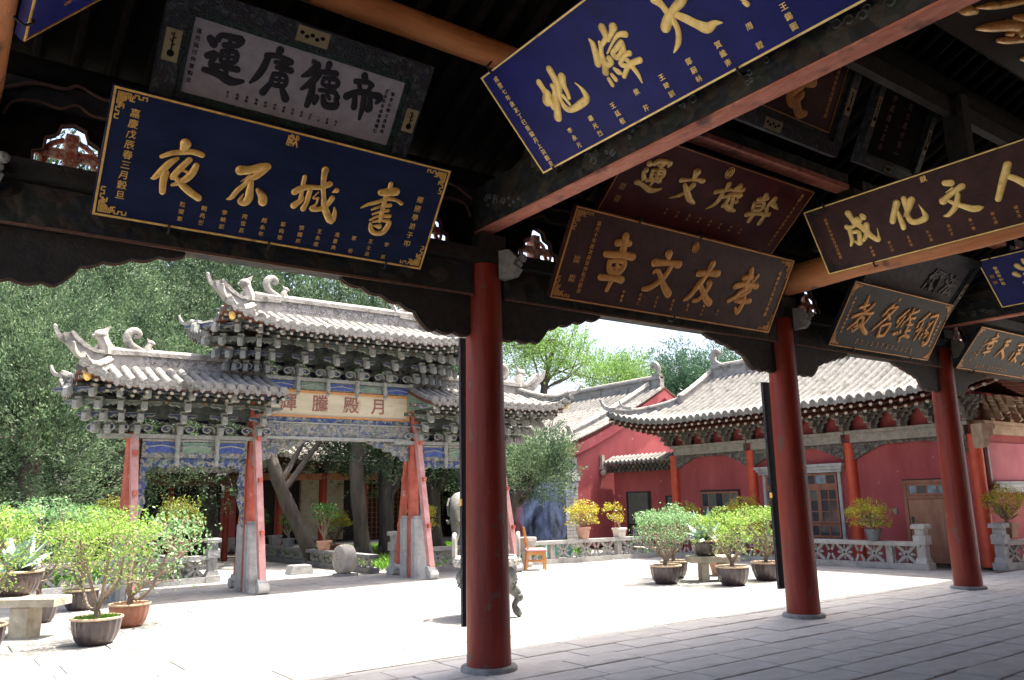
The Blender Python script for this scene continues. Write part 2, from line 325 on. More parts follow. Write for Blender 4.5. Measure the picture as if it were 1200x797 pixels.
def leaves(C, size, aspect=.5, up=.0):
    n = len(C); U = unit(n); U[:, 2] += up; U /= np.linalg.norm(U, axis=1)[:, None]
    W = np.cross(U, unit(n)); W /= np.linalg.norm(W, axis=1)[:, None]
    sz = size*(.6+.8*nrng.random(n))[:, None]
    return C, U*sz*.5, W*sz*.5*aspect
def smooth_path(pts, per=4):
    out = []; n = len(pts); P = [np.array(p, float) for p in pts]
    for i in range(n-1):
        p0 = P[max(i-1, 0)]; p1 = P[i]; p2 = P[i+1]; p3 = P[min(i+2, n-1)]
        for k in range(per):
            t = k/per; out.append(.5*((2*p1)+(p2-p0)*t+(2*p0-5*p1+4*p2-p3)*t*t+(3*p1-p0-3*p2+p3)*t**3))
    out.append(P[-1]); return out
def text_mesh(body, size, material, bold=0, depth=0, line=1.0, res=2):
    c = bpy.data.curves.new('lettering', 'FONT'); c.body = body; c.size = size; c.align_x = 'CENTER'; c.align_y = 'CENTER'
    c.offset = bold*size; c.extrude = depth; c.resolution_u = res; c.space_line = line
    o = bpy.data.objects.new('lettering', c); COL.objects.link(o); bpy.context.view_layer.update()
    me = bpy.data.meshes.new_from_object(o.evaluated_get(bpy.context.evaluated_depsgraph_get()))
    bpy.data.objects.remove(o); me.materials.clear(); me.materials.append(K[material]); return me
K['paintgreen'] = mat('paintgreen', (.12, .20, .14), (.22, .30, .22), 12, .8, .2)
K['dg_mid'] = mat('dg_mid', (.13, .14, .13), (.24, .245, .225), 14, .85, .4, 30)
# ================================================================== SETTING: ground, court, pavilion floor
g = MB(); g.add([(-400, -300, -.06), (500, -300, -.06), (500, 600, -.06), (-400, 600, -.06)], [(0, 1, 2, 3)])
props(g.build('ground', 'earth'), kind='structure')
def slab_floor(name, x0, x1, y0, y1, row, ln, mats, maxparts, jit=.0, gap=.009, jm='joint'):
    b = MB(); b.box((x0-.02, y0-.02, -.05), (x1+.02, y1+.02, -.014)); base = props(b.build(name, jm, loose_at=((x0+x1)/2, (y0+y1)/2, 0)), kind='structure')
    cells = []; y = y0; r = 0
    while y < y1-.05:
        x = x0-rnd.random()*ln
        while x < x1:
            l = ln*rnd.uniform(.8, 1.25); a, c = max(x, x0), min(x+l, x1)
            if c-a > .1: cells.append((a, c, y, min(y+row, y1)))
            x += l
        y += row; r += 1
    # pieces showing largest (nearest the camera, in front of it) become parts, the rest one mesh
    def key(c):
        p = Vector(((c[0]+c[1])/2, (c[2]+c[3])/2, 0))-Vector((0, 0, 1.6)); d = p.dot(f_)
        sx = p.dot(r_)/d if d > .3 else 9; sy = p.dot(u_)/d if d > .3 else 9
        return p.length+(60 if d < .5 or abs(sx) > .68 or abs(sy) > .46 else 0)
    cells.sort(key=key); rest = [MB(), MB()]
    for i, (a, c, ya, yb) in enumerate(cells):
        z = rnd.uniform(-.005, .004)
        if i < maxparts and key((a, c, ya, yb)) < 60:
            m = MB(); m.cbox((a+gap, ya+gap, -.04), (c-gap, yb-gap, z), .007)
            me = m.mesh('paving_slab', rnd.choice(mats), ((a+c)/2, (ya+yb)/2, 0))
            link('paving_slab', me, base, ((a+c)/2, (ya+yb)/2, 0), rnd.uniform(-.005, .005))
        else: rest[i % 2].cbox((a+gap, ya+gap, -.04), (c-gap, yb-gap, z), .007)
    for q, mm in zip(rest, mats):
        if q.v: props(q.build('distant_slabs', mm, base), kind='stuff')
    return base
slab_floor('pavilion_floor', -3, 22.5, -3.98, 7.62, .395, .78, ['paving', 'paving_b'], 298)
slab_floor('courtyard_paving', -8, 17.2, 7.64, 19.5, .62, 1.15, ['court', 'court_b'], 290, gap=.006, jm='jointdust')
b = MB(); b.box((5.35, 19.52, -.05), (8.5, 40, -.004)); props(b.build('garden_path', 'court'), kind='structure')

# ================================================================== PAVILION
PX, PYC = [.02, 4.64, 9.70, 14.24, 19.1], 6.82
pav = thing('open_pavilion', (9, 4, 0), 'open timber pavilion on thick red columns with dark beams and roof overhead', 'pavilion')
for i, x in enumerate(PX):
    for y in (PYC, -1.9):
        if y < 0 and i not in (0, 2, 4): continue
        m = MB(); m.smooth = True; m.tube([(x, y, .05), (x, y, .8), (x, y, 2.4), (x, y, 4.02)], [.216, .213, .198, .184], 40)
        c = m.build('column', 'redcol', pav)
        m = MB(); m.smooth = True; m.lathe([(.275, -.01), (.275, .03), (.262, .045), (.24, .05)], (x, y, 0), 36)
        m.build('column_base', 'stonedark', pav)
# tie beams between the columns, the plate over them and the eave purlin
for i in range(len(PX)-1):
    a, c = PX[i]+.2, PX[i+1]-.2
    m = MB(); m.box((a, PYC-.10, 3.675), (c, PYC+.10, 4.0)); m.build('tie_beam', 'beamgreen', pav)
    m = MB(); m.box((a, PYC-.115, 3.66), (c, PYC-.102, 3.684)); m.build('tie_beam_moulding', 'trim', pav)
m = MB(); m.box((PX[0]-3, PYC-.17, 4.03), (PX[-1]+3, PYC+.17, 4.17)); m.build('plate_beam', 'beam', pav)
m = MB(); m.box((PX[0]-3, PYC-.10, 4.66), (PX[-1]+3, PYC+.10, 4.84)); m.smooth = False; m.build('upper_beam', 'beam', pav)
# infill boards with stepped openings and trim
def infill(x0, x1):
    m = MB(); m.box((x0, PYC-.03, 4.172), (x1, PYC+.03, 4.658)); m.build('infill_board', 'wooddark', pav)
xs = [PX[0]-3]
for i, x in enumerate(PX):
    for s in (-1, 1):
        xs += [x+s*1.08, x+s*.36] if s < 0 else [x+s*.36, x+s*1.08]
xs.append(PX[-1]+3)
for i in range(0, len(xs), 2): infill(xs[i], xs[i+1])
def cusped(cx):
    """dark board with a three-lobed opening, its pale red edge moulding, and the carved bracket seen in it"""
    w = .36; top = .486
    low = [(-w, 0), (-w, .02), (-.27, .04), (-.27, .12), (-.2, .15), (-.19, .25), (-.11, .29), (-.085, .37), (0, .40)]
    edge = low+[(-a, b_) for a, b_ in low[-2::-1]]
    poly = [(-w, top)]+edge[1:-1]+[(w, top)]
    m = MB(); n = len(edge)
    # board above the opening, built as strips so that it stays well formed
    for i in range(1, n-2):
        a0, b0 = edge[i]; a1, b1 = edge[i+1]
        if a1-a0 > 1e-4: m.prism([(a0, b0), (a1, b1), (a1, top), (a0, top)], (cx, PYC, 4.172), (1, 0, 0), (0, 0, 1), .06)
    m.build('opening_board', 'wooddark', pav)
    m = MB(); m.tube([(cx+a*.97, PYC-.04, 4.172+b_) for a, b_ in edge[1:-1]], .013, 5); m.build('opening_trim', 'trim', pav)
    m = MB(); m.mi = 0
    m.box((cx-.045, PYC-.02, 4.174), (cx+.045, PYC+.11, 4.50)); m.box((cx-.24, PYC+.0, 4.30), (cx+.24, PYC+.06, 4.37))
    for s in (-1, 1):
        m.smooth = True
        m.tube(smooth_path([(cx+s*.05, PYC+.04, 4.46), (cx+s*.15, PYC+.05, 4.40), (cx+s*.17, PYC+.05, 4.28), (cx+s*.25, PYC+.05, 4.19)]), .022, 6)
        m.tube(smooth_path([(cx+s*.02, PYC+.0, 4.25), (cx+s*.1, PYC+.0, 4.33), (cx+s*.2, PYC+.0, 4.30), (cx+s*.19, PYC, 4.23)]), .016, 6); m.smooth = False
    m.build('carved_strut', 'carvered', pav)
for x in PX:
    for s in (-1, 1): cusped(x+s*.72)
    m = MB()
    for s in (-1, 1):
        m.tube(smooth_path([(x+s*.22, PYC-.13, 4.70), (x+s*.42, PYC-.13, 4.80), (x+s*.62, PYC-.13, 4.81), (x+s*.72, PYC-.13, 4.86), (x+s*.9, PYC-.13, 4.80), (x+s*1.1, PYC-.13, 4.82), (x+s*1.5, PYC-.13, 4.74)]), .014, 5)
        m.tube(smooth_path([(x+s*.24, PYC-.13, 4.50), (x+s*.3, PYC-.13, 4.62), (x+s*.46, PYC-.13, 4.66), (x+s*.6, PYC-.13, 4.64), (x+s*.72, PYC-.13, 4.70), (x+s*.84, PYC-.13, 4.64), (x+s*1.1, PYC-.13, 4.66)]), .012, 5)
    props(m.build('wavy_moulding', 'trim', pav), kind='stuff')
# carved corner brackets under the tie beam (scalloped lower edge)
def queti(x, s, ln=1.42, dp=.395):
    pts = [(0, -dp)]; n = 7
    for k in range(n):
        for t in np.linspace(0, 1, 6)[1:]:
            u = (k+t)/n; base = -dp*(1-u)**1.15*(1 if u < .985 else .5)-.02
            if u < .33: base = -dp+.02*u
            elif u < .45: base = -dp+.12*(u-.33)/.12
            pts.append((u*ln, base-.028*math.sin(PI*t)))
    m = MB(); poly = [(s*a, b_) for a, b_ in pts]
    for i in range(len(poly)-1):
        (a0, b0), (a1, b1) = poly[i], poly[i+1]
        m.prism([(a0, b0), (a1, b1), (a1, 0), (a0, 0)], (x+s*.19, PYC, 3.672), (1, 0, 0), (0, 0, 1), .07)
    q = m.build('corner_bracket', 'beam', pav)
    m = MB(); m.tube([(x+s*.19+a, PYC-.0, 3.672+b_-.004) for a, b_ in poly], .013, 5); m.build('bracket_edging', 'trim', q)
for x in PX:
    queti(x, -1); queti(x, 1)
# beam noses on the column heads and the block over each column
for x in PX:
    m = MB(); m.box((x-.16, PYC-.2, 4.172), (x+.16, PYC+.2, 4.33)); m.build('column_head_block', 'beam', pav)
    m = MB(); m.prism([(0, 0), (.16, .02), (.22, .09), (.17, .13), (.21, .2), (.12, .3), (0, .3)], (x+.12, PYC-.17, 3.86), (.45, -.89, 0), (0, 0, 1), .13)
    m.smooth = True
    for k in range(3): m.ball((x+.2+.03*k, PYC-.30-.03*k, 3.95+.06*k), .045, 7, 5)
    m.build('beam_nose', 'dg_mid', pav)
# cross beams running in over the viewer, one above each column
def crossbeam(x, kind):
    m = MB(); y0, y1 = -2.2, PYC+.35
    if kind == 'square':
        m.mi = 0; m.box((x-.13, y0, 4.383), (x+.05, y1, 4.85)); m.mi = 1; m.box((x-.125, y0, 4.36), (x+.045, y1, 4.381))
        m.mi = 1; m.box((x+.0505, y0, 4.372), (x+.053, y1, 4.42))
        o = m.build('cross_beam', ['beamgreen', 'pinkpaint'], pav)
        m = MB(); m.smooth = True
        for k in range(70):
            y = rnd.uniform(1.5, 6.6); z = 4.5+rnd.uniform(0, .12)+.08*math.sin(y*5); R = rnd.uniform(.018, .05)
            m.tube([(x-.132, y+math.cos(t)*R*(1-t/9), z+math.sin(t)*R*(1-t/9)) for t in np.linspace(0, 6, 9)], .009, 4)
        props(m.build('relief_carving', 'dg_dark', o), kind='stuff')
    else:
        m.smooth = True; k = 12; pts = [(x+.012*math.sin(i*1.3), y0+(y1-y0)*i/k, 4.56+.01*math.sin(i*2.1)) for i in range(k+1)]
        m.tube(pts, [.205+.008*math.sin(i*1.7) for i in range(k+1)], 24); m.build('cross_beam', 'log', pav)
crossbeam(PX[0], 'log'); crossbeam(PX[1], 'square'); crossbeam(PX[2], 'log'); crossbeam(PX[3], 'square'); crossbeam(PX[4], 'square')
# purlins, struts, roof boards and rafters
SL = .50
def rz(y): return 5.02+(7.0-y)*SL
PUR = [(5.55, 'logx'), (4.1, 'wooddark'), (2.6, 'wooddark'), (1.0, 'wooddark')]
for y, mk in PUR:
    z = rz(y)-.16
    for i in range(len(PX)-1):
        m = MB()
        if mk == 'logx' and i:
            m.box((PX[i]+.17, y-.10, 5.52), (PX[i+1]-.17, y+.10, 5.70)); m.mi = 1; m.box((PX[i]+.17, y-.095, 5.50), (PX[i+1]-.17, y+.095, 5.518)); m.box((PX[i]+.17, y-.106, 5.51), (PX[i+1]-.17, y-.102, 5.56)); m.build('purlin', ['beamgreen', 'pinkpaint'], pav); continue
        m.smooth = True; m.tube([(PX[i]+.01, y, z+.05*(mk == 'logx')), (PX[i+1]-.01, y, z+.05*(mk == 'logx'))], .125, 18); m.build('purlin', mk, pav)
        if mk == 'logx': continue
        m = MB(); m.box((PX[i]+.1, y-.05, z-.34), (PX[i+1]-.1, y+.05, z-.128)); m.build('purlin_board', 'beam' if i else 'wooddark', pav)
    for x in PX:
        m = MB(); m.box((x-.09, y-.12, 4.86), (x+.09, y+.12, z-.06))
        for s in (-1, 1): m.prism([(0, 0), (.5, 0), (.46, .06), (.34, .08), (.3, .16), (.18, .18), (.14, .3), (0, .34)], (x, y+s*.12, 4.86), (0, s, 0), (0, 0, 1), .12)
        m.build('king_strut', 'beam', pav)
m = MB(); m.smooth = True; m.tube([(PX[0]-3, PYC, 4.95), (PX[-1]+3, PYC, 4.95)], .12, 16); m.build('eave_purlin', 'wooddark', pav)
k = 0; x = PX[0]-2.8
raft = MB(); raft.smooth = True
while x < PX[-1]+2.9:
    raft.tube([(x, 7.08, rz(7.08)+.05), (x, 1.0, rz(1.0)+.05)], .05, 8); raft.tube([(x, 1.0, rz(1.0)+.05), (x, -6.9, rz(1.0)-3.05)], .05, 6); x += .27
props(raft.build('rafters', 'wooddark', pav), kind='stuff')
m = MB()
for (ya, za, yb, zb) in ((7.12, rz(7.12)+.11, 1.0, rz(1)+.11), (1.0, rz(1)+.11, -7.0, rz(1)-3.0)):  # rear slope lengthened out of view to keep light off the interior
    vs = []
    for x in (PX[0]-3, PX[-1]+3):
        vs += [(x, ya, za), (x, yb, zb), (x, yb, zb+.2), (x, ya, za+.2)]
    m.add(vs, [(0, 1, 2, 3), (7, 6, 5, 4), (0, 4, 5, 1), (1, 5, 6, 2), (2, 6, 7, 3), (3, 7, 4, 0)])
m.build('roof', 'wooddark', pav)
m = MB(); m.box((PX[0]-3, -4.2, -.05), (PX[-1]+3, -4.0, 6.16)); m.build('light_block_wall', 'coldark', pav)  # unseen wall added behind the camera to block light from the rear

# ================================================================== NAME BOARDS
STROKES = {
    'ye': [
        ['夜', [[(.55, .681, .043), (.543, .642, .029)], [(.401, .547, .016), (.469, .59, .02), (.548, .616, .022), (.616, .633, .023), (.683, .625, .023)], [(.517, .559, .013), (.475, .519, .025), (.436, .464, .027), (.382, .379, .02), (.358, .366, .006)], [(.447, .428, .032), (.447, .35, .027), (.456, .278, .025)], [(.601, .567, .023), (.562, .508, .025), (.519, .436, .025), (.507, .406, .023)], [(.658, .534, .024), (.641, .471, .028), (.608, .417, .028), (.571, .385, .022)], [(.553, .479, .01), (.609, .468, .012)], [(.515, .42, .009), (.57, .393, .01)], [(.513, .427, .018), (.557, .382, .022), (.624, .334, .03), (.722, .283, .029)], [(.514, .346, .012), (.547, .364, .018)]]],
        ['不', [[(.992, .571, .041), (1.066, .592, .033), (1.141, .63, .035), (1.193, .649, .032)], [(1.184, .626, .028), (1.124, .554, .028), (1.077, .515, .021), (1.041, .456, .019), (1.004, .405, .022), (.971, .339, .019), (.938, .318, .006)], [(1.015, .483, .003), (1.076, .547, .01)], [(1.095, .497, .021), (1.1, .425, .031), (1.105, .36, .035), (1.079, .318, .032), (1.039, .324, .02), (1.057, .387, .004)], [(1.163, .442, .02), (1.209, .397, .036), (1.223, .355, .039)]]],
        ['城', [[(1.515, .634, .019), (1.517, .567, .02), (1.522, .501, .018), (1.526, .426, .021)], [(1.461, .491, .029), (1.517, .537, .028), (1.594, .561, .022), (1.674, .575, .021), (1.74, .62, .027)], [(1.483, .375, .029), (1.535, .435, .021), (1.548, .461, .007)], [(1.588, .553, .021), (1.585, .476, .024), (1.584, .422, .021), (1.568, .365, .026)], [(1.663, .531, .006), (1.629, .47, .009), (1.675, .483, .009)], [(1.671, .471, .01), (1.668, .424, .011), (1.634, .379, .02), (1.679, .38, .023), (1.722, .396, .023)], [(1.671, .73, .031), (1.676, .655, .025), (1.693, .575, .022), (1.716, .504, .021), (1.745, .424, .03), (1.788, .355, .032), (1.836, .309, .035), (1.85, .375, .022), (1.835, .427, .009)], [(1.794, .504, .026), (1.771, .445, .023), (1.744, .401, .019)], [(1.784, .556, .006), (1.814, .578, .024)]]],
        ['書', [[(2.286, .74, .022), (2.285, .68, .022), (2.273, .621, .022), (2.276, .541, .023), (2.279, .461, .023), (2.284, .388, .016)], [(2.215, .645, .03), (2.285, .664, .04), (2.352, .682, .039)], [(2.074, .476, .008), (2.135, .52, .016), (2.216, .557, .018), (2.288, .6, .018), (2.38, .607, .016), (2.437, .59, .02)], [(2.177, .477, .01), (2.245, .519, .014), (2.338, .55, .019)], [(2.197, .44, .01), (2.259, .473, .013), (2.332, .5, .016)], [(2.189, .382, .01), (2.254, .431, .013), (2.359, .452, .02)], [(2.203, .348, .016), (2.223, .295, .024), (2.277, .272, .023), (2.339, .292, .026), (2.366, .346, .026), (2.372, .397, .023), (2.306, .401, .015), (2.221, .372, .011)], [(2.231, .337, .005), (2.29, .34, .026)]]],
    ],
    'jing': [
        ['地', [[(.556, .69, .031), (.557, .619, .029), (.558, .569, .049), (.522, .528, .05)], [(.659, .612, .021), (.652, .566, .024), (.62, .515, .033), (.585, .449, .035), (.525, .367, .042)], [(.729, .731, .033), (.724, .661, .033), (.714, .585, .038), (.672, .524, .032)], [(.672, .524, .024), (.655, .465, .019), (.655, .4, .029), (.701, .362, .028), (.809, .361, .036), (.9, .375, .033), (.911, .434, .023), (.902, .486, .011), (.883, .528, .005)], [(.798, .625, .039), (.768, .559, .028), (.76, .498, .022), (.747, .456, .02)], [(.701, .493, .018), (.708, .449, .016), (.715, .405, .013)], [(.55, .54, .041), (.542, .452, .025)]]],
        ['緯', [[(1.388, .762, .033), (1.383, .714, .029), (1.365, .679, .025), (1.294, .65, .021), (1.252, .59, .025), (1.238, .529, .029), (1.202, .471, .033)], [(1.474, .716, .038), (1.44, .691, .025), (1.381, .663, .021)], [(1.537, .625, .027), (1.483, .65, .021), (1.414, .632, .013), (1.309, .583, .009)], [(1.231, .742, .011), (1.234, .696, .025), (1.211, .625, .031), (1.182, .557, .033)], [(1.298, .685, .013), (1.262, .622, .014), (1.211, .557, .022)], [(1.298, .544, .025), (1.298, .506, .022), (1.243, .511, .029)], [(1.289, .458, .014), (1.307, .419, .023), (1.326, .394, .011)], [(1.238, .43, .015), (1.248, .38, .02)], [(1.192, .414, .018), (1.194, .36, .019)], [(1.465, .59, .029), (1.376, .571, .021), (1.35, .562, .021), (1.363, .518, .023), (1.411, .531, .018), (1.466, .561, .019)], [(1.471, .573, .021), (1.453, .531, .02)], [(1.484, .493, .024), (1.443, .499, .021), (1.362, .466, .02), (1.397, .426, .021)], [(1.531, .41, .026), (1.467, .421, .025), (1.407, .414, .023), (1.331, .369, .02)], [(1.411, .494, .018), (1.435, .452, .02), (1.443, .389, .021), (1.451, .325, .018), (1.443, .258, .006)]]],
        ['天', [[(1.9, .716, .04), (1.922, .656, .025), (1.93, .605, .025), (1.939, .546, .033)], [(2.107, .61, .027), (2.058, .598, .038), (1.984, .581, .033), (1.909, .545, .042), (1.861, .511, .042)], [(1.94, .528, .025), (1.939, .463, .023), (1.916, .409, .024), (1.877, .363, .022), (1.814, .328, .005)], [(1.989, .537, .025), (2.035, .482, .03), (2.085, .414, .032), (2.14, .355, .04), (2.206, .355, .024), (2.257, .333, .005)]]],
        ['經', [[(2.465, .373, .017), (2.476, .351, .02)], [(2.446, .428, .017), (2.464, .399, .017)]]],
    ],
    'cheng': [
        ['成', [[(.552, .693, .041), (.57, .618, .034), (.594, .55, .04), (.639, .493, .036), (.678, .422, .04), (.726, .33, .034), (.785, .27, .032), (.806, .323, .014), (.823, .411, .005)], [(.635, .589, .034), (.645, .552, .024)], [(.704, .614, .032), (.715, .59, .038)], [(.472, .536, .034), (.494, .495, .033), (.481, .42, .029), (.471, .353, .029), (.431, .295, .015)], [(.503, .518, .029), (.574, .522, .024), (.659, .564, .032)], [(.528, .45, .024), (.589, .431, .028), (.576, .357, .033), (.551, .295, .037), (.504, .326, .015)], [(.713, .488, .038), (.69, .409, .034), (.651, .352, .029), (.61, .313, .02)]]],
        ['化', [[(1.149, .633, .044), (1.104, .565, .038), (1.064, .503, .038), (1.028, .44, .038)], [(1.127, .533, .019), (1.124, .443, .03), (1.124, .36, .034), (1.12, .329, .032)], [(1.247, .657, .036), (1.233, .588, .028), (1.226, .509, .026), (1.177, .459, .011)], [(1.32, .617, .043), (1.273, .551, .036), (1.225, .485, .03), (1.217, .422, .032), (1.242, .365, .036), (1.313, .351, .036), (1.396, .374, .038), (1.396, .455, .018), (1.375, .542, .004)]]],
        ['文', [[(1.728, .687, .035), (1.787, .666, .04)], [(1.881, .595, .038), (1.811, .573, .033), (1.737, .544, .032), (1.678, .517, .035), (1.643, .497, .046)], [(1.7, .58, .004), (1.78, .607, .01)], [(1.813, .519, .026), (1.787, .465, .031), (1.753, .406, .034), (1.701, .36, .03), (1.639, .325, .025), (1.59, .329, .007)], [(1.694, .481, .018), (1.758, .42, .025), (1.819, .377, .031), (1.902, .319, .04), (1.966, .306, .034), (2.008, .301, .007)]]],
        ['人', [[(2.374, .668, .042), (2.33, .596, .043), (2.275, .512, .039), (2.225, .424, .037), (2.175, .344, .034)], [(2.347, .543, .031), (2.401, .499, .035), (2.473, .411, .038), (2.545, .323, .044), (2.604, .302, .014)]]],
    ],
    'zhang': [
        ['章', [[(.78, .809, .051), (.797, .739, .046), (.798, .665, .051)], [(.689, .724, .042), (.777, .744, .041), (.862, .745, .039)], [(.58, .583, .042), (.695, .593, .043), (.819, .613, .046), (.968, .61, .047)], [(.664, .505, .036), (.694, .417, .036), (.787, .394, .036), (.868, .435, .036), (.878, .53, .036), (.764, .539, .031), (.664, .505, .03)], [(.775, .513, .023), (.8, .424, .026)], [(.698, .436, .014), (.873, .482, .019)], [(.602, .32, .039), (.729, .329, .039), (.821, .343, .044), (.91, .333, .047)], [(.774, .308, .031), (.761, .25, .029), (.748, .192, .029)]]],
        ['文', [[(1.499, .726, .061), (1.522, .675, .026)], [(1.321, .602, .052), (1.449, .617, .039), (1.565, .635, .039), (1.701, .64, .054)], [(1.593, .587, .033), (1.556, .49, .037), (1.512, .419, .037), (1.423, .342, .037), (1.346, .295, .039), (1.279, .281, .032)], [(1.354, .486, .02), (1.382, .518, .028), (1.44, .499, .033), (1.509, .428, .037), (1.598, .34, .047), (1.689, .278, .055)]]],
        ['友', [[(2.254, .734, .049), (2.232, .652, .041), (2.194, .549, .037), (2.148, .463, .049), (2.094, .367, .036), (2.037, .28, .036), (1.977, .236, .02)], [(2.077, .584, .046), (2.238, .613, .041), (2.394, .632, .052)], [(2.281, .5, .029), (2.32, .497, .041), (2.309, .415, .037), (2.27, .338, .035), (2.204, .266, .031), (2.144, .249, .027)], [(2.136, .461, .035), (2.246, .388, .043), (2.338, .302, .05), (2.423, .259, .052)]]],
        ['孝', [[(2.971, .774, .04), (2.989, .698, .047), (2.964, .605, .047), (2.975, .527, .047)], [(2.883, .648, .039), (3.015, .677, .044)], [(2.786, .525, .046), (2.923, .569, .044), (3.066, .58, .047), (3.171, .58, .045)], [(3.123, .713, .033), (3.078, .642, .029), (3.003, .531, .035), (2.917, .469, .035), (2.841, .389, .033), (2.75, .327, .032)], [(3.059, .509, .043), (3, .451, .029), (2.901, .387, .019)], [(2.879, .344, .026), (3.005, .356, .04), (3.135, .378, .043)], [(3.015, .422, .033), (3.022, .323, .036), (2.997, .229, .04), (2.972, .205, .036), (2.915, .259, .021)]]],
    ],
    'small': [
        ['堂', [[(.507, .719, .046), (.528, .665, .038), (.583, .629, .031), (.67, .64, .038)], [(.426, .58, .047), (.463, .531, .034)], [(.62, .797, .03), (.628, .729, .033), (.683, .674, .033)], [(.551, .543, .028), (.681, .524, .038)], [(.492, .387, .028), (.574, .383, .039)]]],
    ],
    'upper': [
        ['字', [[(.657, .182, .008), (.789, .229, .051), (.957, .268, .026)], [(.922, .302, .014), (1.124, .381, .037), (1.383, .483, .038), (1.635, .6, .033), (1.894, .721, .034)]]],
        ['字', [[(1.081, .15, .019), (1.237, .208, .043), (1.424, .276, .055), (1.629, .349, .056), (1.862, .406, .057)], [(1.494, .349, .022), (1.694, .379, .045), (1.848, .349, .057)], [(1.509, .164, .022), (1.681, .217, .039), (1.968, .315, .035), (2.257, .423, .036)], [(1.586, .422, .02), (1.722, .457, .039), (2.016, .534, .046)], [(1.601, .254, .016), (1.709, .296, .034)]]],
        ['字', [[(2.067, .143, .017), (2.139, .169, .036), (2.302, .208, .042), (2.63, .297, .037)]]],
    ],
    'yun': [
        ['運', [[(.413, .702, .036), (.453, .744, .033), (.603, .758, .033), (.611, .72, .023)], [(.479, .694, .023), (.536, .712, .023)], [(.508, .75, .023), (.532, .594, .023), (.518, .459, .02)], [(.434, .618, .023), (.578, .655, .027), (.608, .572, .024), (.476, .531, .023), (.434, .618, .02)], [(.463, .577, .017), (.592, .609, .017)], [(.432, .496, .03), (.517, .517, .024), (.601, .526, .034)], [(.338, .682, .039), (.353, .675, .033)], [(.341, .595, .039), (.327, .559, .02), (.37, .513, .033), (.372, .481, .017)], [(.311, .442, .036), (.398, .43, .027), (.564, .395, .037), (.684, .441, .017)]]],
        ['文', [[(1.051, .748, .056), (1.059, .683, .031), (1.057, .657, .028)], [(.901, .611, .035), (.991, .632, .024), (1.094, .666, .025), (1.208, .674, .039)], [(1.108, .593, .039), (1.08, .518, .028), (.997, .43, .025), (.883, .369, .009)], [(.99, .565, .028), (1.067, .506, .035), (1.172, .427, .043), (1.278, .39, .022)]]],
        ['旋', [[(1.626, .727, .037), (1.634, .676, .029)], [(1.498, .591, .029), (1.572, .626, .026), (1.715, .678, .022)], [(1.611, .635, .03), (1.62, .513, .03), (1.592, .435, .026), (1.513, .363, .009)], [(1.634, .552, .026), (1.745, .587, .026), (1.763, .51, .026), (1.742, .451, .023)], [(1.813, .754, .037), (1.767, .699, .026)], [(1.74, .675, .022), (1.891, .72, .038)], [(1.726, .609, .026), (1.903, .651, .038), (1.896, .604, .023)], [(1.817, .613, .026), (1.868, .498, .03), (1.887, .447, .031)], [(1.855, .54, .023), (1.915, .554, .03)], [(1.768, .475, .034), (1.867, .443, .038), (1.967, .438, .027)]]],
        ['斡', [[(2.315, .738, .039), (2.309, .691, .027)], [(2.233, .664, .027), (2.371, .705, .031)], [(2.212, .604, .027), (2.343, .653, .028), (2.4, .563, .028), (2.267, .514, .028), (2.212, .604, .023)], [(2.236, .563, .018), (2.375, .604, .018)], [(2.212, .437, .039), (2.323, .48, .028), (2.571, .516, .036)], [(2.386, .522, .024), (2.323, .452, .028), (2.313, .364, .032)], [(2.504, .727, .04), (2.469, .654, .028), (2.463, .577, .024)], [(2.476, .674, .032), (2.565, .647, .036), (2.658, .617, .014)], [(2.484, .582, .024), (2.514, .494, .028), (2.512, .369, .033)]]],
    ],
    'di': [
        ['運', [[(.133, .438, .028), (.163, .407, .031)], [(.137, .311, .025), (.193, .344, .025), (.172, .256, .022), (.216, .236, .025)], [(.136, .204, .022), (.24, .202, .032), (.343, .173, .035), (.429, .198, .016)], [(.186, .447, .025), (.209, .486, .022), (.304, .492, .028), (.353, .491, .031), (.331, .443, .019)], [(.239, .423, .022), (.316, .438, .019)], [(.234, .373, .019), (.334, .395, .021), (.335, .321, .021), (.242, .301, .017), (.234, .373, .017)], [(.239, .338, .013), (.334, .357, .013)], [(.211, .259, .02), (.37, .273, .026)], [(.273, .45, .019), (.285, .323, .019), (.294, .209, .022)]]],
        ['廣', [[(.65, .508, .033), (.642, .472, .023)], [(.564, .44, .026), (.644, .461, .021), (.752, .445, .027)], [(.574, .434, .026), (.556, .336, .029), (.523, .259, .025), (.485, .205, .011)], [(.639, .412, .018), (.732, .422, .02)], [(.657, .375, .018), (.769, .382, .027)], [(.645, .32, .02), (.738, .33, .02), (.749, .255, .02), (.647, .243, .02), (.645, .32, .017)], [(.655, .28, .013), (.74, .29, .013)], [(.696, .326, .013), (.701, .25, .013)], [(.633, .23, .023), (.598, .16, .03)], [(.741, .217, .024), (.782, .159, .034)], [(.686, .434, .018), (.698, .352, .018)]]],
        ['德', [[(.966, .483, .031), (.922, .409, .031), (.87, .368, .014)], [(.994, .413, .028), (.951, .339, .031), (.888, .268, .014)], [(.968, .343, .024), (.975, .248, .031), (.964, .155, .025)], [(1.057, .519, .028), (1.053, .465, .021)], [(1.004, .442, .021), (1.129, .461, .028)], [(1.044, .401, .017), (1.152, .414, .021), (1.158, .362, .021), (1.049, .349, .017), (1.044, .401, .016)], [(1.092, .406, .012), (1.1, .354, .012)], [(1.035, .3, .018), (1.152, .315, .021)], [(1.025, .235, .025), (1.019, .188, .021)], [(1.075, .258, .021), (1.111, .195, .032), (1.201, .211, .032), (1.184, .27, .018)], [(1.105, .284, .018), (1.131, .255, .018)], [(1.161, .318, .021), (1.199, .283, .022)]]],
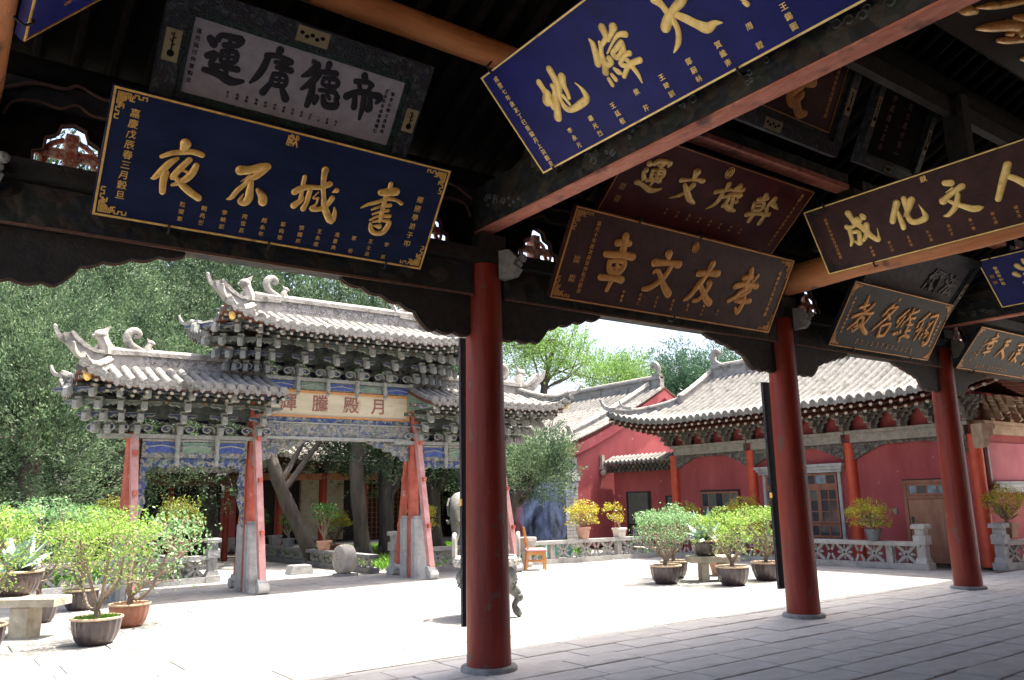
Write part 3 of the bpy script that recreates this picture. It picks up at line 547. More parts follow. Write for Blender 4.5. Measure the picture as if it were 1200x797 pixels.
        ['帝', [[(1.372, .513, .032), (1.391, .483, .025)], [(1.313, .451, .025), (1.414, .471, .022), (1.458, .456, .022)], [(1.35, .425, .02), (1.372, .386, .022)], [(1.445, .434, .022), (1.438, .395, .02)], [(1.268, .311, .032), (1.347, .37, .027), (1.461, .383, .026), (1.552, .381, .034), (1.538, .33, .017)], [(1.342, .323, .024), (1.356, .243, .028)], [(1.472, .349, .024), (1.489, .261, .032), (1.45, .26, .015)], [(1.41, .388, .026), (1.429, .263, .026), (1.43, .161, .015)]]],
    ],
    'jiao': [
        ['教', [[(.451, .803, .025), (.457, .738, .033), (.451, .67, .033), (.469, .607, .029)], [(.359, .625, .033), (.469, .665, .029), (.534, .69, .025)], [(.275, .474, .033), (.425, .534, .029), (.567, .569, .025)], [(.519, .596, .029), (.429, .452, .029), (.357, .359, .025), (.275, .283, .02)], [(.443, .47, .021), (.559, .484, .021), (.525, .396, .021)], [(.437, .402, .025), (.467, .322, .025), (.423, .266, .027), (.376, .295, .012)], [(.405, .331, .019), (.562, .383, .021)], [(.651, .722, .029), (.613, .658, .029), (.57, .603, .025)], [(.578, .553, .025), (.709, .587, .034)], [(.681, .566, .025), (.646, .461, .027), (.573, .368, .023), (.463, .288, .012)], [(.523, .513, .023), (.575, .385, .031), (.67, .311, .042), (.77, .271, .038)]]],
        ['名', [[(1.152, .771, .028), (1.058, .682, .032), (.996, .589, .032)], [(1.258, .75, .033), (1.19, .664, .032), (1.115, .569, .028), (1.012, .47, .028), (.881, .335, .024)], [(1.046, .697, .021), (1.244, .749, .026)], [(1.106, .619, .026), (1.207, .545, .028)], [(1.075, .426, .028), (1.214, .477, .033), (1.268, .466, .037), (1.26, .378, .033), (1.212, .285, .037)], [(1.06, .407, .026), (1.078, .305, .033), (1.095, .263, .037), (1.239, .288, .026)]]],
        ['維', [[(1.594, .75, .024), (1.503, .651, .029), (1.427, .572, .029), (1.451, .522, .024)], [(1.572, .642, .022), (1.523, .548, .027), (1.473, .455, .024)], [(1.607, .558, .022), (1.586, .468, .025)], [(1.465, .348, .038), (1.506, .334, .029)], [(1.537, .373, .025), (1.57, .35, .025)], [(1.603, .407, .025), (1.628, .375, .025)], [(1.716, .775, .029), (1.701, .676, .029), (1.651, .581, .025)], [(1.66, .688, .025), (1.763, .559, .029), (1.768, .435, .03), (1.775, .346, .03)], [(1.717, .695, .025), (1.864, .767, .034)], [(1.724, .608, .025), (1.848, .65, .034)], [(1.732, .52, .025), (1.861, .535, .03)], [(1.752, .415, .025), (1.855, .445, .03)], [(1.696, .248, .03), (1.686, .301, .025), (1.775, .346, .03), (1.897, .332, .039)]]],
        ['綱', [[(2.206, .765, .026), (2.118, .673, .03), (2.025, .59, .025), (2.02, .517, .03)], [(2.129, .621, .021), (2.122, .511, .026), (2.044, .448, .025)], [(2.165, .498, .026), (2.112, .364, .026), (2.1, .299, .021)], [(2.25, .434, .021), (2.229, .34, .021)], [(2.284, .712, .026), (2.444, .759, .04), (2.461, .66, .036), (2.479, .478, .036), (2.484, .312, .041), (2.412, .258, .041), (2.361, .299, .021)], [(2.4, .653, .021), (2.351, .592, .026), (2.315, .515, .024)], [(2.306, .605, .023), (2.348, .555, .021)], [(2.299, .495, .021), (2.385, .431, .026), (2.336, .37, .021)], [(2.31, .441, .019), (2.432, .455, .019)]]],
    ],
    'han': [
        ['章', [[(.638, .734, .03), (.673, .679, .026)], [(.556, .632, .024), (.649, .659, .024), (.725, .701, .02)], [(.606, .603, .024), (.755, .612, .024)], [(.45, .51, .019), (.572, .566, .024), (.666, .593, .02)], [(.552, .53, .024), (.674, .56, .024), (.708, .479, .024), (.586, .449, .024), (.552, .53, .02)], [(.55, .36, .024), (.725, .412, .029)], [(.622, .418, .02), (.636, .3, .02)]]],
        ['天', [[(1.064, .637, .033), (1.19, .668, .038)], [(1.11, .573, .029), (1.207, .575, .034)], [(1.122, .644, .029), (1.128, .506, .034), (1.058, .429, .029), (1.003, .328, .016)], [(1.089, .484, .029), (1.213, .41, .039), (1.3, .34, .043)]]],
        ['漢', [[(1.581, .465, .025), (1.564, .33, .026)], [(1.584, .624, .03), (1.745, .659, .035)], [(1.745, .633, .026), (1.734, .534, .03)], [(1.673, .528, .026), (1.775, .556, .026)], [(1.744, .499, .03), (1.722, .408, .03), (1.69, .297, .026)], [(1.692, .458, .026), (1.815, .471, .026)], [(1.732, .373, .026), (1.855, .304, .031)]]],
        ['雲', [[(2.158, .287, .034), (2.285, .354, .039), (2.467, .353, .034)], [(1.98, .506, .028), (2.21, .547, .034)], [(1.939, .591, .028), (2.147, .649, .029)], [(2.179, .435, .024), (2.468, .297, .029)]]],
    ],
}
def fret(m, x, y, sx, sy, n, s, z=.006, t=.0045):
    """stepped key pattern at a corner: n cells along each leg"""
    def bar(ax, ay, bx_, by_):
        x0, x1 = sorted((x+sx*ax, x+sx*bx_)); y0, y1 = sorted((y+sy*ay, y+sy*by_))
        m.box((x0-t, y0-t, .0), (x1+t, y1+t, z))
    for leg in (0, 1):
        def B(ax, ay, bx_, by_):
            bar(ax, ay, bx_, by_) if leg == 0 else bar(ay, ax, by_, bx_)
        for i in range(n):
            h = 2 if i < n*.5 else 1
            x0 = i*s*1.05+.4*s; 
            B(x0, .35*s, x0, (h+.2)*s)
            B(x0, (h+.2)*s if i % 2 else .35*s, x0+s*1.05, (h+.2)*s if i % 2 else .35*s)
            if h == 2: B(x0+s*.5, .8*s, x0+s*.5, 1.7*s); B(x0+s*.5, .8*s+.01, x0+s*.9, .8*s+.01)
        e = (n+.4)*1.05*s; B(n*s*1.05+.4*s, .35*s, n*s*1.05+.4*s, 1.2*s)
def board(name, o, u, v, L, H, panel, label, frame='gold', fr=.016, chars=None, charmat='gold', glyphs=None, texts=(), corners=None, cmat='gold', fancy=None, emblem=None, seals=(), hooks=(), ch_depth=.5, thick=.06):
    u = Vector(u); v = Vector(v).normalized(); n = u.cross(v)
    t = bpy.data.objects.new('name_board', None); COL.objects.link(t); t.empty_display_size = .2
    t.matrix_world = Matrix(((u.x, v.x, n.x, o[0]), (u.y, v.y, n.y, o[1]), (u.z, v.z, n.z, o[2]), (0, 0, 0, 1)))
    ORG[t.name] = Vector((0, 0, 0)); props(t, label, 'name board', 'calligraphy boards hung from the pavilion beams')
    m = MB(); m.box((0, 0, -thick), (L, H, 0)); m.build('panel', panel, t)
    if fancy:
        w1, w2 = fancy
        m = MB()
        m.box((-w2, -w2, -.05), (L+w2, 0, .02)); m.box((-w2, H, -.05), (L+w2, H+w2, .02)); m.box((-w2, .0, -.05), (0, H, .02)); m.box((L, .0, -.05), (L+w2, H, .02))
        m.build('frame', 'framegreen', t)
        m = MB(); a = w2; c = w2+w1
        m.box((-c, -c, -.06), (L+c, -a, .045)); m.box((-c, H+a, -.06), (L+c, H+c, .045)); m.box((-c, -a, -.06), (-a, H+a, .045)); m.box((L+a, -a, -.06), (L+c, H+a, .045))
        m.build('outer_frame', 'frameblue', t)
        for (x0, y0, x1, y1) in ((-c+.02, H*.36, -a-.02, H*.78), (L+a+.02, H*.3, L+c-.02, H*.66), (L*.42, H+a+.015, L*.57, H+c-.015), (L*.40, -c+.015, L*.55, -a-.015)):
            m = MB(); m.mi = 0; m.box((x0, y0, .04), (x1, y1, .049)); m.mi = 1; m.smooth = True
            if x1-x0 < y1-y0:
                m.ball(((x0+x1)/2, y0+(y1-y0)*.25, .05), .028, 8, 5, (1, 1, .2)); m.tube([((x0+x1)/2, y0+(y1-y0)*f, .051) for f in (.3, .9)], .005, 4)
                for q in range(4): m.tube([((x0+x1)/2, y0+(y1-y0)*(.5+.1*q), .051), ((x0+x1)/2+(-1)**q*.02, y0+(y1-y0)*(.56+.1*q), .051)], .004, 4)
            else:
                for q in range(5): m.ball((x0+(x1-x0)*(.15+.16*q), (y0+y1)/2+.01*(-1)**q, .05), .02, 7, 4, (1, .8, .2))
            m.smooth = False; m.build('painted_cartouche', ['cream', 'wooddark'], t)
    if fr:
        m = MB(); d = .006; z = .009
        m.box((d, d, 0), (L-d, d+fr, z)); m.box((d, H-d-fr, 0), (L-d, H-d, z)); m.box((d, d+fr, 0), (d+fr, H-d-fr, z)); m.box((L-d-fr, d+fr, 0), (L-d, H-d-fr, z))
        m.build('border', frame, t)
    if corners:
        for sx, sy, cn, cs in corners:
            m = MB(); fret(m, .03 if sx > 0 else L-.03, .03 if sy > 0 else H-.03, sx, sy, cn, cs); m.build('corner_fretwork', cmat, t)
    for q, (nm, sts) in enumerate(chars or ()):
        m = MB(); m.smooth = True
        for st in sts:
            if len(st) == 1: st = st+st
            P = smooth_path([(a, b_, r) for a, b_, r in st], 4)
            P = [p for i, p in enumerate(P) if i == 0 or np.hypot(*(p[:2]-P[i-1][:2])) > 1e-5]
            # rounded ends
            p, p2 = P[0], P[1]; d = p[:2]-p2[:2]; d = d/(np.linalg.norm(d)+1e-9); e, e2 = P[-1], P[-2]; d2 = e[:2]-e2[:2]; d2 = d2/(np.linalg.norm(d2)+1e-9)
            pre = [np.array([*(p[:2]+d*p[2]*k_), p[2]*math.sqrt(max(0, 1-k_*k_))]) for k_ in (.98, .8, .45)]
            post = [np.array([*(e[:2]+d2*e[2]*k_), e[2]*math.sqrt(max(0, 1-k_*k_))]) for k_ in (.45, .8, .98)]
            P = pre+P+post
            m.tube([(a, b_, .004) for a, b_, r in P], [max(.001, r) for a, b_, r in P], 12, squash=(Vector((0, 0, 1)), ch_depth))
        m.build('character', charmat, t)
    for (c, a, b_, size, shear, bold) in (glyphs or ()):
        me = text_mesh(c, size, charmat, bold, .012, res=4)
        for vv in me.vertices:
            x, y = vv.co.x, vv.co.y
            vv.co.x = x+shear*y+.02*size*math.sin(y*9/size*.5+a*7); vv.co.y = y*.98+.12*x*shear+.02*size*math.sin(x*8/size*.5+a*5); vv.co.z += .008
        ob = link('character', me, t); ob.location = (a, b_, 0)
    for (body, a, b_, size, mk, line) in texts:
        me = text_mesh('\n'.join(body), size*1.06, mk, .009, .002, line, 1)
        ob = link('inscription', me, t); ob.location = (a, b_, .004)
    if emblem:
        a, b_, R = emblem; m = MB(); m.smooth = True
        m.tube([(a+R*.8*math.cos(q), b_+R*math.sin(q), .004) for q in np.linspace(0, 2*PI, 25)], .006, 6)
        for k_ in range(5): m.tube([(a+R*.65*math.cos(q)*(.3+.14*k_), b_+R*.8*math.sin(q)*(.3+.14*k_), .004) for q in np.linspace(k_, k_+4.4, 12)], .006, 5)
        m.build('emblem', charmat, t)
    for (a, b_, s_) in seals:
        m = MB(); m.box((a-s_, b_-s_, 0), (a+s_, b_+s_, .003))
        sl_ = m.build('seal', 'trim', t)
        m = MB()
        for k_ in range(3):
            for l_ in range(2): m.box((a-s_*.8+k_*s_*.58, b_-s_*.8+l_*s_*.85, .003), (a-s_*.55+k_*s_*.58, b_-s_*.1+l_*s_*.85, .006)); m.box((a-s_*.8+k_*s_*.58, b_-s_*.5+l_*s_*.85, .003), (a-s_*.35+k_*s_*.58, b_-s_*.35+l_*s_*.85, .006))
        m.build('seal_script', 'golddim', sl_)
    for (a, side) in hooks:
        yb = 0 if side == 0 else H; m = MB(); m.smooth = True
        s_ = 1 if side == 0 else -1
        m.tube([(a, yb-s_*.05, -.05), (a, yb-s_*.04, .02), (a, yb+s_*.005, .03), (a, yb+s_*.03, .018)], .010, 6); m.build('hook', 'hook', t)
    return t
c4 = lambda n, s: [(1, 1, n, s), (-1, 1, n, s), (1, -1, n, s), (-1, -1, n, s)]
names1 = ['陳斐章', '劉兆榮', '李映斌', '完世昌', '趙永年', '彭向禮', '張繡邦', '王永耀', '馮景堯', '郭　檜', '王士達', '李　斌']
board('ye', (.87, 6.5, 3.77), (1, 0, 0), (0, -.57, .805), 2.83, .986, 'navy',
      'navy blue board with raised gold characters 夜不城書 and fretwork corners, left of nearest column', chars=STROKES['ye'], corners=c4(7, .026), hooks=((.55, 0), (1.35, 0), (2.45, 0)),
      texts=[('嘉慶戊辰春三月穀旦', .17, .50, .066, 'gold', 1.12), ('鄉國學弟子叩', 2.61, .44, .062, 'gold', 1.3), ('獻', 1.344, .895, .10, 'gold', 1)] +
      [(nm, .62+i*.163, .145-.002*i, .042, 'gold', 1.35) for i, nm in enumerate(names1)])
board('zhang', (5.27, 6.5, 3.705), (1, 0, 0), (0, -.5, .88), 3.73, 1.012, 'maroon',
      'dull purple-brown board with flat gold characters 章文友孝, under the dark red board', frame='golddim', charmat='golddim', cmat='golddim', chars=STROKES['zhang'], ch_depth=.3,
      corners=c4(7, .028), emblem=(1.884, .875, .06), seals=((.21, .46, .045), (.22, .25, .045)), hooks=((1.9, 0), (.9, 1), (1.9, 1)),
      texts=[('道光十年歲次庚寅仲秋月穀旦', .36, .50, .055, 'golddim', 1.08), ('鄉國學生員弟子敬獻', 3.53, .52, .055, 'golddim', 1.2)] +
      [(nm, 1.0+i*.27, .15, .038, 'golddim', 1.3) for i, nm in enumerate(['李成章', '周繼仁', '王永年', '馬世昌', '陳光', '劉士元', '張一'])])
board('yun', (5.8, 6.28, 4.72), (1, 0, 0), (0, -.73, .64), 3.1, .971, 'maroonred',
      'dark red board with gold characters 運文旋斡, hung above the purple-brown board', frame='golddim', fr=.008, charmat='gold',
      chars=STROKES['yun'], emblem=(1.53, .86, .07), seals=((.16, .35, .045), (.18, .2, .045)),
      texts=[('嘉慶十五年歲次庚午仲秋吉日', 2.93, .50, .05, 'golddim', 1.15)]+[(nm, .95+i*.19, .2, .034, 'golddim', 1.4) for i, nm in enumerate(['李生', '王成', '張元', '趙年', '周文', '馬昌', '劉榮', '陳光'])])
board('di', (1.33, 6.0, 4.69), (1, 0, 0), (0, -.44, .57), 1.74, .56, 'paper',
      'white board with black characters 運廣德帝 in a painted frame, above the navy board', fr=0, fancy=(.15, .05), charmat='ink',
      chars=STROKES['di'], ch_depth=.12,
      texts=[('道光癸巳仲夏穀旦', .045, .28, .038, 'ink', 1.3), ('王永年李成章周繼仁', 1.60, .27, .034, 'ink', 1.2), ('張世元劉士昌馬光', 1.66, .27, .034, 'ink', 1.3), ('獻', .93, .50, .04, 'ink', 1)] +
      [(nm, .34+i*.075, .07, .022, 'ink', 1.2) for i, nm in enumerate(['李王', '張周', '馬陳', '劉趙', '李文', '光年', '成章', '世元', '永昌', '士仁', '一元', '生成', '周文'])])
board('jing', (4.35, 5.39, 4.5), (0, -1, 0), (-.68, 0, .745), 3.9, 1.009, 'royal',
      'large royal blue board with gold characters 地緯天經 on the nearest cross beam, top middle', chars=STROKES['jing'], frame='goldpale', fr=.014, charmat='goldpale', ch_depth=.28, hooks=((.17, 0), (2.2, 0), (.17, 1)),
      texts=[('咸豐七年歲次丁巳重陽月上浣穀旦', .155, .48, .052, 'goldpale', 1.12)] +
      [(nm, .56+i*.265, .145, .05, 'goldpale', 1.35) for i, nm in enumerate(['李永光', '楊光烈', '王廷楷', '柴　芹', '王時訓', '鄭蔚林', '賀維南', '周　鏜', '王錫圖'])])
board('cheng', (9.3, 5.72, 4.365), (0, -1, 0), (-.44, 0, .765), 2.9, .883, 'maroon',
      'brown board with gold border and characters 成化文人, on the orange log beam', chars=STROKES['cheng'], frame='goldpale', fr=.014, charmat='goldpale', ch_depth=.28,
      corners=[(1, 1, 8, .034), (1, -1, 8, .034)], cmat='frameblue', hooks=((.63, 0), (.3, 1)),
      texts=[('咸豐三年仲秋月吉旦敬獻', .245, .44, .042, 'golddim', 1.15), ('獻', 1.526, .80, .07, 'gold', 1)]+[(nm, .66+i*.235, .15, .038, 'golddim', 1.25) for i, nm in enumerate(['李成章', '周士元', '王永年', '陳世昌', '馬光文', '張一德', '劉士成', '趙文元'])])
board('jiao', (10.37, 6.5, 3.675), (1, 0, 0), (0, -.52, .83), 2.77, .979, 'slate',
      'dark slate board with slanting gold characters 教名維綱, beneath the orange log beam', frame='golddim', fr=.012, charmat='golddim', corners=c4(5, .03), cmat='golddim', hooks=((.6, 0), (2.2, 0)),
      chars=STROKES['jiao'],
      texts=[('光緒丁丑年仲秋穀旦', .16, .48, .05, 'golddim', 1.2), ('鄉國學弟子敬獻', 2.62, .45, .045, 'golddim', 1.4), ('獻', 1.25, .86, .06, 'golddim', 1)]+[(nm, .62+i*.14, .12, .036, 'golddim', 1.2) for i, nm in enumerate(['李成', '周士', '王永', '陳世', '馬光', '張一', '劉成', '趙文', '李年', '王昌', '周元', '馬德'])])
board('han', (14.08, 6.5, 3.63), (1, 0, 0), (0, -.51, .63), 2.67, .81, 'slate',
      'dark grey board with gold characters 章天漢雲, hung at the right edge of the view', frame='golddim', fr=.012, charmat='golddim', corners=c4(4, .03), cmat='golddim', hooks=((.6, 0),), seals=((.28, .32, .03), (.27, .2, .03)),
      chars=STROKES['han'],
      texts=[('光緒二年仲秋穀旦', .40, .42, .036, 'golddim', 1.3)]+[(nm, .62+i*.11, .1, .03, 'golddim', 1.2) for i, nm in enumerate(['李成', '周士', '王永', '陳世', '馬光', '張一', '劉成', '趙文', '李年', '王昌', '周元'])])
board('small', (14.1, 5.66, 4.51), (0, -1, 0), (-.68, 0, .69), 2.6, .969, 'royal',
      'deep blue board with gold border at the far right, on the third cross beam', chars=STROKES['small'], frame='goldpale', fr=.014, charmat='goldpale', ch_depth=.28, hooks=((.2, 1),),
      texts=[('敬獻年仲秋', .20, .60, .06, 'goldpale', 1.2)], seals=((.1, .62, .035), (.1, .5, .035)))
board('leftblue', (.27, 2.4, 4.45), (0, 1, 0), (.68, 0, .75), 3.03, 1.0, 'royal',
      'bright blue board cut off by the top left corner, beside an orange log', frame='gold', fr=.014, charmat='goldpale', hooks=((2.75, 0),),
      glyphs=[('天', .5, .5, .5, 0, .04), ('地', 1.5, .5, .5, 0, .04)], texts=[('弟子敬獻年仲秋', 2.80, .50, .05, 'golddim', 1.3)])
board('ding', (5.9, 4.6, 5.47), (1, 0, 0), (0, -.35, .72), 1.85, .80, 'maroon',
      'brown board with dark gold strokes in green painted frame, high behind the pink-edged beam', frame='golddim', fr=.01, charmat='golddim', fancy=(.14, .07), ch_depth=.3,
      chars=[['字', [[(1.33, .60, .06), (1.36, .50, .05), (1.25, .42, .03)], [(1.12, .42, .05), (1.22, .40, .06), (1.36, .42, .05)], [(1.18, .36, .06), (1.05, .22, .06), (1.12, .15, .06), (1.22, .26, .05)], [(1.16, .18, .06), (1.26, .08, .06), (1.36, .10, .04)]]], ['字', [[(.86, .48, .05), (.82, .34, .05), (.78, .22, .02)], [(.66, .38, .05), (.60, .33, .02)], [(.70, .55, .04), (.92, .56, .05)]]]],
      texts=[('光緒年仲秋月穀旦敬獻', 1.70, .42, .05, 'golddim', 1.1)])
board('dark', (8.45, 4.6, 5.42), (1, 0, 0), (0, -.35, .72), 1.0, .80, 'wooddark',
      'nearly black board with faint gold lettering, beside the green framed board high under the roof', frame='framegreen', fr=.01, fancy=(.1, .03), charmat='golddim',
      texts=[('李成周士王永', .25, .4, .08, 'trim', 1.3), ('陳世馬光張一', .6, .4, .08, 'trim', 1.3)])
board('upper', (7.0, 3.2, 5.97), (1, 0, 0), (0, -.45, .63), 3.2, .774, 'black',
      'black board with thick gold characters cut off by the top right corner of the view', fr=0, charmat='gold', ch_depth=.6, chars=STROKES['upper'])
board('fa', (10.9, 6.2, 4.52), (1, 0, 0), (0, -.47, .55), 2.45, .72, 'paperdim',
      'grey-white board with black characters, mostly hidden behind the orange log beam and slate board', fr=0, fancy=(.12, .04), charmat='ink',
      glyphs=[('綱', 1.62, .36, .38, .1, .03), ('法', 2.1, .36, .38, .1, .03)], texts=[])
# narrow couplet boards hung on the court side of two columns
for (x0, x1, zb, zt, lab) in ((4.54, 4.83, .37, 3.30, 'tall narrow black couplet board on the court side of the nearest red column'), (9.63, 9.93, .33, 3.17, 'tall narrow black couplet board on the court side of the second red column')):
    t = thing('couplet_board', ((x0+x1)/2, 7.12, zb), lab, 'couplet board', 'couplet boards on the columns')
    m = MB(); m.prism([(x0+(x1-x0)*q, -.03*math.sin(PI*q)) for q in np.linspace(0, 1, 7)]+[(x0+(x1-x0)*q, .035-.03*math.sin(PI*q)) for q in np.linspace(1, 0, 7)], (0, 7.12, (zb+zt)/2), (1, 0, 0), (0, 1, 0), zt-zb); m.build('board', 'coupletedge', t)
    m = MB(); m.box((x0-.006, 7.115, zb), (x0, 7.15, zt)); m.build('edge', 'frameblue', t)
    m = MB(); m.box((x0-.02, 7.10, 1.55), (x0-.006, 7.14, 1.62)); m.build('hook', 'gold', t)
# ================================================================== ROOFS
def tiled_roof(par, name, c, axis, hL, hD, xg, tmin, ze, zr, lift, sp, rr, pw=1.35, rafters=True, sides=True, rowmat='tile', front=(-1, 1), hips=(True, True), rr_=.042, rz0=-.15, rz1=-.27, rafmat='eavewood', tl=.30):
    """hipped, gabled or hip-and-gable roof with upturned corners: a solid shell, one part per row of barrel tiles, drip tiles, rafter ends"""
    cx, cy = c
    def T(lx, ly, z): return (cx+lx, cy+ly, z) if axis == 'X' else (cx+ly, cy+lx, z)
    def H(lx, ly):
        a, b_ = abs(lx)/hL, abs(ly)/hD; t = min(1, b_); hip = hips[0 if lx < 0 else 1]
        if hip and xg < hL and abs(lx) > xg: t = max(t, tmin+(1-tmin)*(abs(lx)-xg)/(hL-xg))
        z = ze+(zr-ze)*max(0, 1-t)**pw
        if lift and hip:
            ca = max(0, (a-.5)/.5); cb = max(0, (b_-.15)/.85); z += lift*(ca**2.2)*(cb**2)
        return z
    th = .07
    m = MB(); NX, NY = 48, 18
    for off, flip in ((0, False), (-th, True)):
        vs = []; fs = []
        for i in range(NX+1):
            for j in range(NY+1):
                lx = -hL+2*hL*i/NX; ly = -hD+2*hD*j/NY; vs.append(T(lx, ly, H(lx, ly)+off))
        for i in range(NX):
            for j in range(NY):
                f = (i*(NY+1)+j, (i+1)*(NY+1)+j, (i+1)*(NY+1)+j+1, i*(NY+1)+j+1); fs.append(f[::-1] if flip else f)
        m.mi = 1 if flip else 0; m.add(vs, fs)
    m.mi = 2
    for (p, q, n_) in (((-hL, -hD), (hL, -hD), NX), ((hL, -hD), (hL, hD), NY), ((hL, hD), (-hL, hD), NX), ((-hL, hD), (-hL, -hD), NY)):
        vs = []; 
        for i in range(n_+1):
            lx = p[0]+(q[0]-p[0])*i/n_; ly = p[1]+(q[1]-p[1])*i/n_; z = H(lx, ly); vs += [T(lx, ly, z-th), T(lx, ly, z)]
        m.add(vs, [(2*i, 2*i+2, 2*i+3, 2*i+1) for i in range(n_)])
    roof = m.build(name, ['tilegap', 'eavewood', 'eavewood'], par)
    drips = MB(); raf = MB(); raf.smooth = True; caps = MB()
    def row(path, out):
        """half-round tile row; path goes from the eave up"""
        P0 = [Vector(p) for p in path]; L = [0]
        for a, b_ in zip(P0, P0[1:]): L.append(L[-1]+(b_-a).length)
        nt2 = max(2, round(L[-1]/tl)); P = []; RR = []; jx = rnd.uniform(-.006, .006); jz = rnd.uniform(-.004, .006)
        def at(s):
            i = 0
            while i < len(L)-2 and L[i+1] < s: i += 1
            return P0[i].lerp(P0[i+1], (s-L[i])/max(1e-6, L[i+1]-L[i]))+Vector((jx, jx, jz))
        for k in range(nt2):
            P += [at(L[-1]*k/nt2), at(L[-1]*(k+.97)/nt2)]; RR += [rr*1.10, rr*.97]
        d0 = Vector(out); side = d0.cross(Vector((0, 0, 1))).normalized(); n = 5
        vs = []; fs = []
        m = MB(); m.smooth = True
        for i, p in enumerate(P):
            for j in range(n+1):
                t = PI*j/n; vs.append(p+side*math.cos(t)*RR[i]+Vector((0, 0, 1))*math.sin(t)*RR[i]*1.15)
        for i in range(len(P)-1):
            for j in range(n): fs.append((i*(n+1)+j, i*(n+1)+j+1, (i+1)*(n+1)+j+1, (i+1)*(n+1)+j))
        m.add(vs, fs)
        # joint rings between single tiles
        L = 0
        for i in range(1, len(P)-1, 1):
            pass
        # end disc
        m.smooth = False; e = P[0]+d0*.015+Vector((0, 0, rr*.25)); k = 10
        ring = [e+side*math.cos(2*PI*j/k)*rr*1.18+Vector((0, 0, 1))*math.sin(2*PI*j/k)*rr*1.18 for j in range(k)]
        m.add(ring+[q+(-d0)*.05 for q in ring], [tuple(range(k)), tuple(range(2*k-1, k-1, -1))]+[(j, k+j, k+(j+1) % k, (j+1) % k) for j in range(k)])
        m.add([e+d0*.012+(q-e)*.55 for q in ring], [tuple(range(k))])
        m.build('tile_row', rowmat, roof)
    def outv(lx, ly, dx, dy):
        a = Vector(T(lx+dx, ly+dy, 0))-Vector(T(lx, ly, 0)); return a.normalized()
    nrow = int(2*hL/sp); s0 = -nrow*sp/2
    for sgn in front:
        o = outv(0, 0, 0, sgn)
        for i in range(nrow+1):
            lx = s0+i*sp
            if abs(lx) > hL-.03: lx = math.copysign(hL-.04, lx)
            tend = 0.04
            if xg < hL and abs(lx) > xg and hips[0 if lx < 0 else 1]: tend = min(.97, tmin+(1-tmin)*(abs(lx)-xg)/(hL-xg))
            n = max(3, int(9*(1-tend))+2)
            row([T(lx, sgn*hD*(1-(1-tend)*k/n), H(lx, sgn*hD*(1-(1-tend)*k/n))+.005) for k in range(n+1)], o)
            if i < nrow:
                lm = lx+sp/2; z = H(lm, sgn*hD); e = Vector(T(lm, sgn*hD, z))+o*.02; sd_ = o.cross(Vector((0, 0, 1)))
                drips.add([e+sd_*(sp*.36)+Vector((0, 0, .01)), e-sd_*(sp*.36)+Vector((0, 0, .01)), e-sd_*(sp*.18)-Vector((0, 0, .075)), e-Vector((0, 0, .105)), e+sd_*(sp*.18)-Vector((0, 0, .075))], [(0, 1, 2, 3, 4)])
            if rafters:
                for q, (r_in, zz, rr2) in enumerate(((.0, rz0, rr_), (.16, rz1, rr_))):
                    z = H(lx, sgn*hD)+zz; e = Vector(T(lx, sgn*(hD-.03-r_in), z)); raf.mi = 0
                    e2 = Vector(T(lx, sgn*(hD-.75), z+.75*.18)); raf.mi = 0; raf.tube([e, e2], rr2, 7); raf.mi = 1; raf.tube([e+o*.004, e-o*.004], rr2*1.02, 7)
    if sides and xg < hL:
        for sgn in (-1, 1):
            if not hips[0 if sgn < 0 else 1]: continue
            o = outv(0, 0, sgn, 0); ns = int(2*hD/sp); s1 = -ns*sp/2
            for i in range(ns+1):
                ly = s1+i*sp
                if abs(ly) > hD-.03: continue
                b_ = abs(ly)/hD; tt = max(b_, tmin); lend = xg+(hL-xg)*(tt-tmin)/(1-tmin); n = max(2, int(6*(hL-lend)/(hL-xg))+1)
                if hL-lend < .06: continue
                row([T(sgn*(hL-(hL-lend)*k/n), ly, H(sgn*(hL-(hL-lend)*k/n), ly)+.005) for k in range(n+1)], o)
                if i < ns:
                    lm = ly+sp/2; e = Vector(T(sgn*hL, lm, H(sgn*hL, lm)))+o*.02; sd_ = o.cross(Vector((0, 0, 1)))
                    drips.add([e+sd_*(sp*.36)+Vector((0, 0, .01)), e-sd_*(sp*.36)+Vector((0, 0, .01)), e-sd_*(sp*.18)-Vector((0, 0, .075)), e-Vector((0, 0, .105)), e+sd_*(sp*.18)-Vector((0, 0, .075))], [(0, 1, 2, 3, 4)])
                if rafters:
                    z = H(sgn*hL, ly)+rz0; e = Vector(T(sgn*(hL-.03), ly, z)); e2 = Vector(T(sgn*(hL-.6), ly*.8, z+.08)); raf.mi = 0; raf.tube([e, e2], rr_, 7); raf.mi = 1; raf.tube([e+o*.004, e-o*.004], rr_*1.02, 7)
    if drips.v: props(drips.build('drip_tiles', 'tile', roof), kind='stuff')
    if raf.v: props(raf.build('rafter_ends', [rafmat, 'rafterend'], roof), kind='stuff')
    return roof, T, H
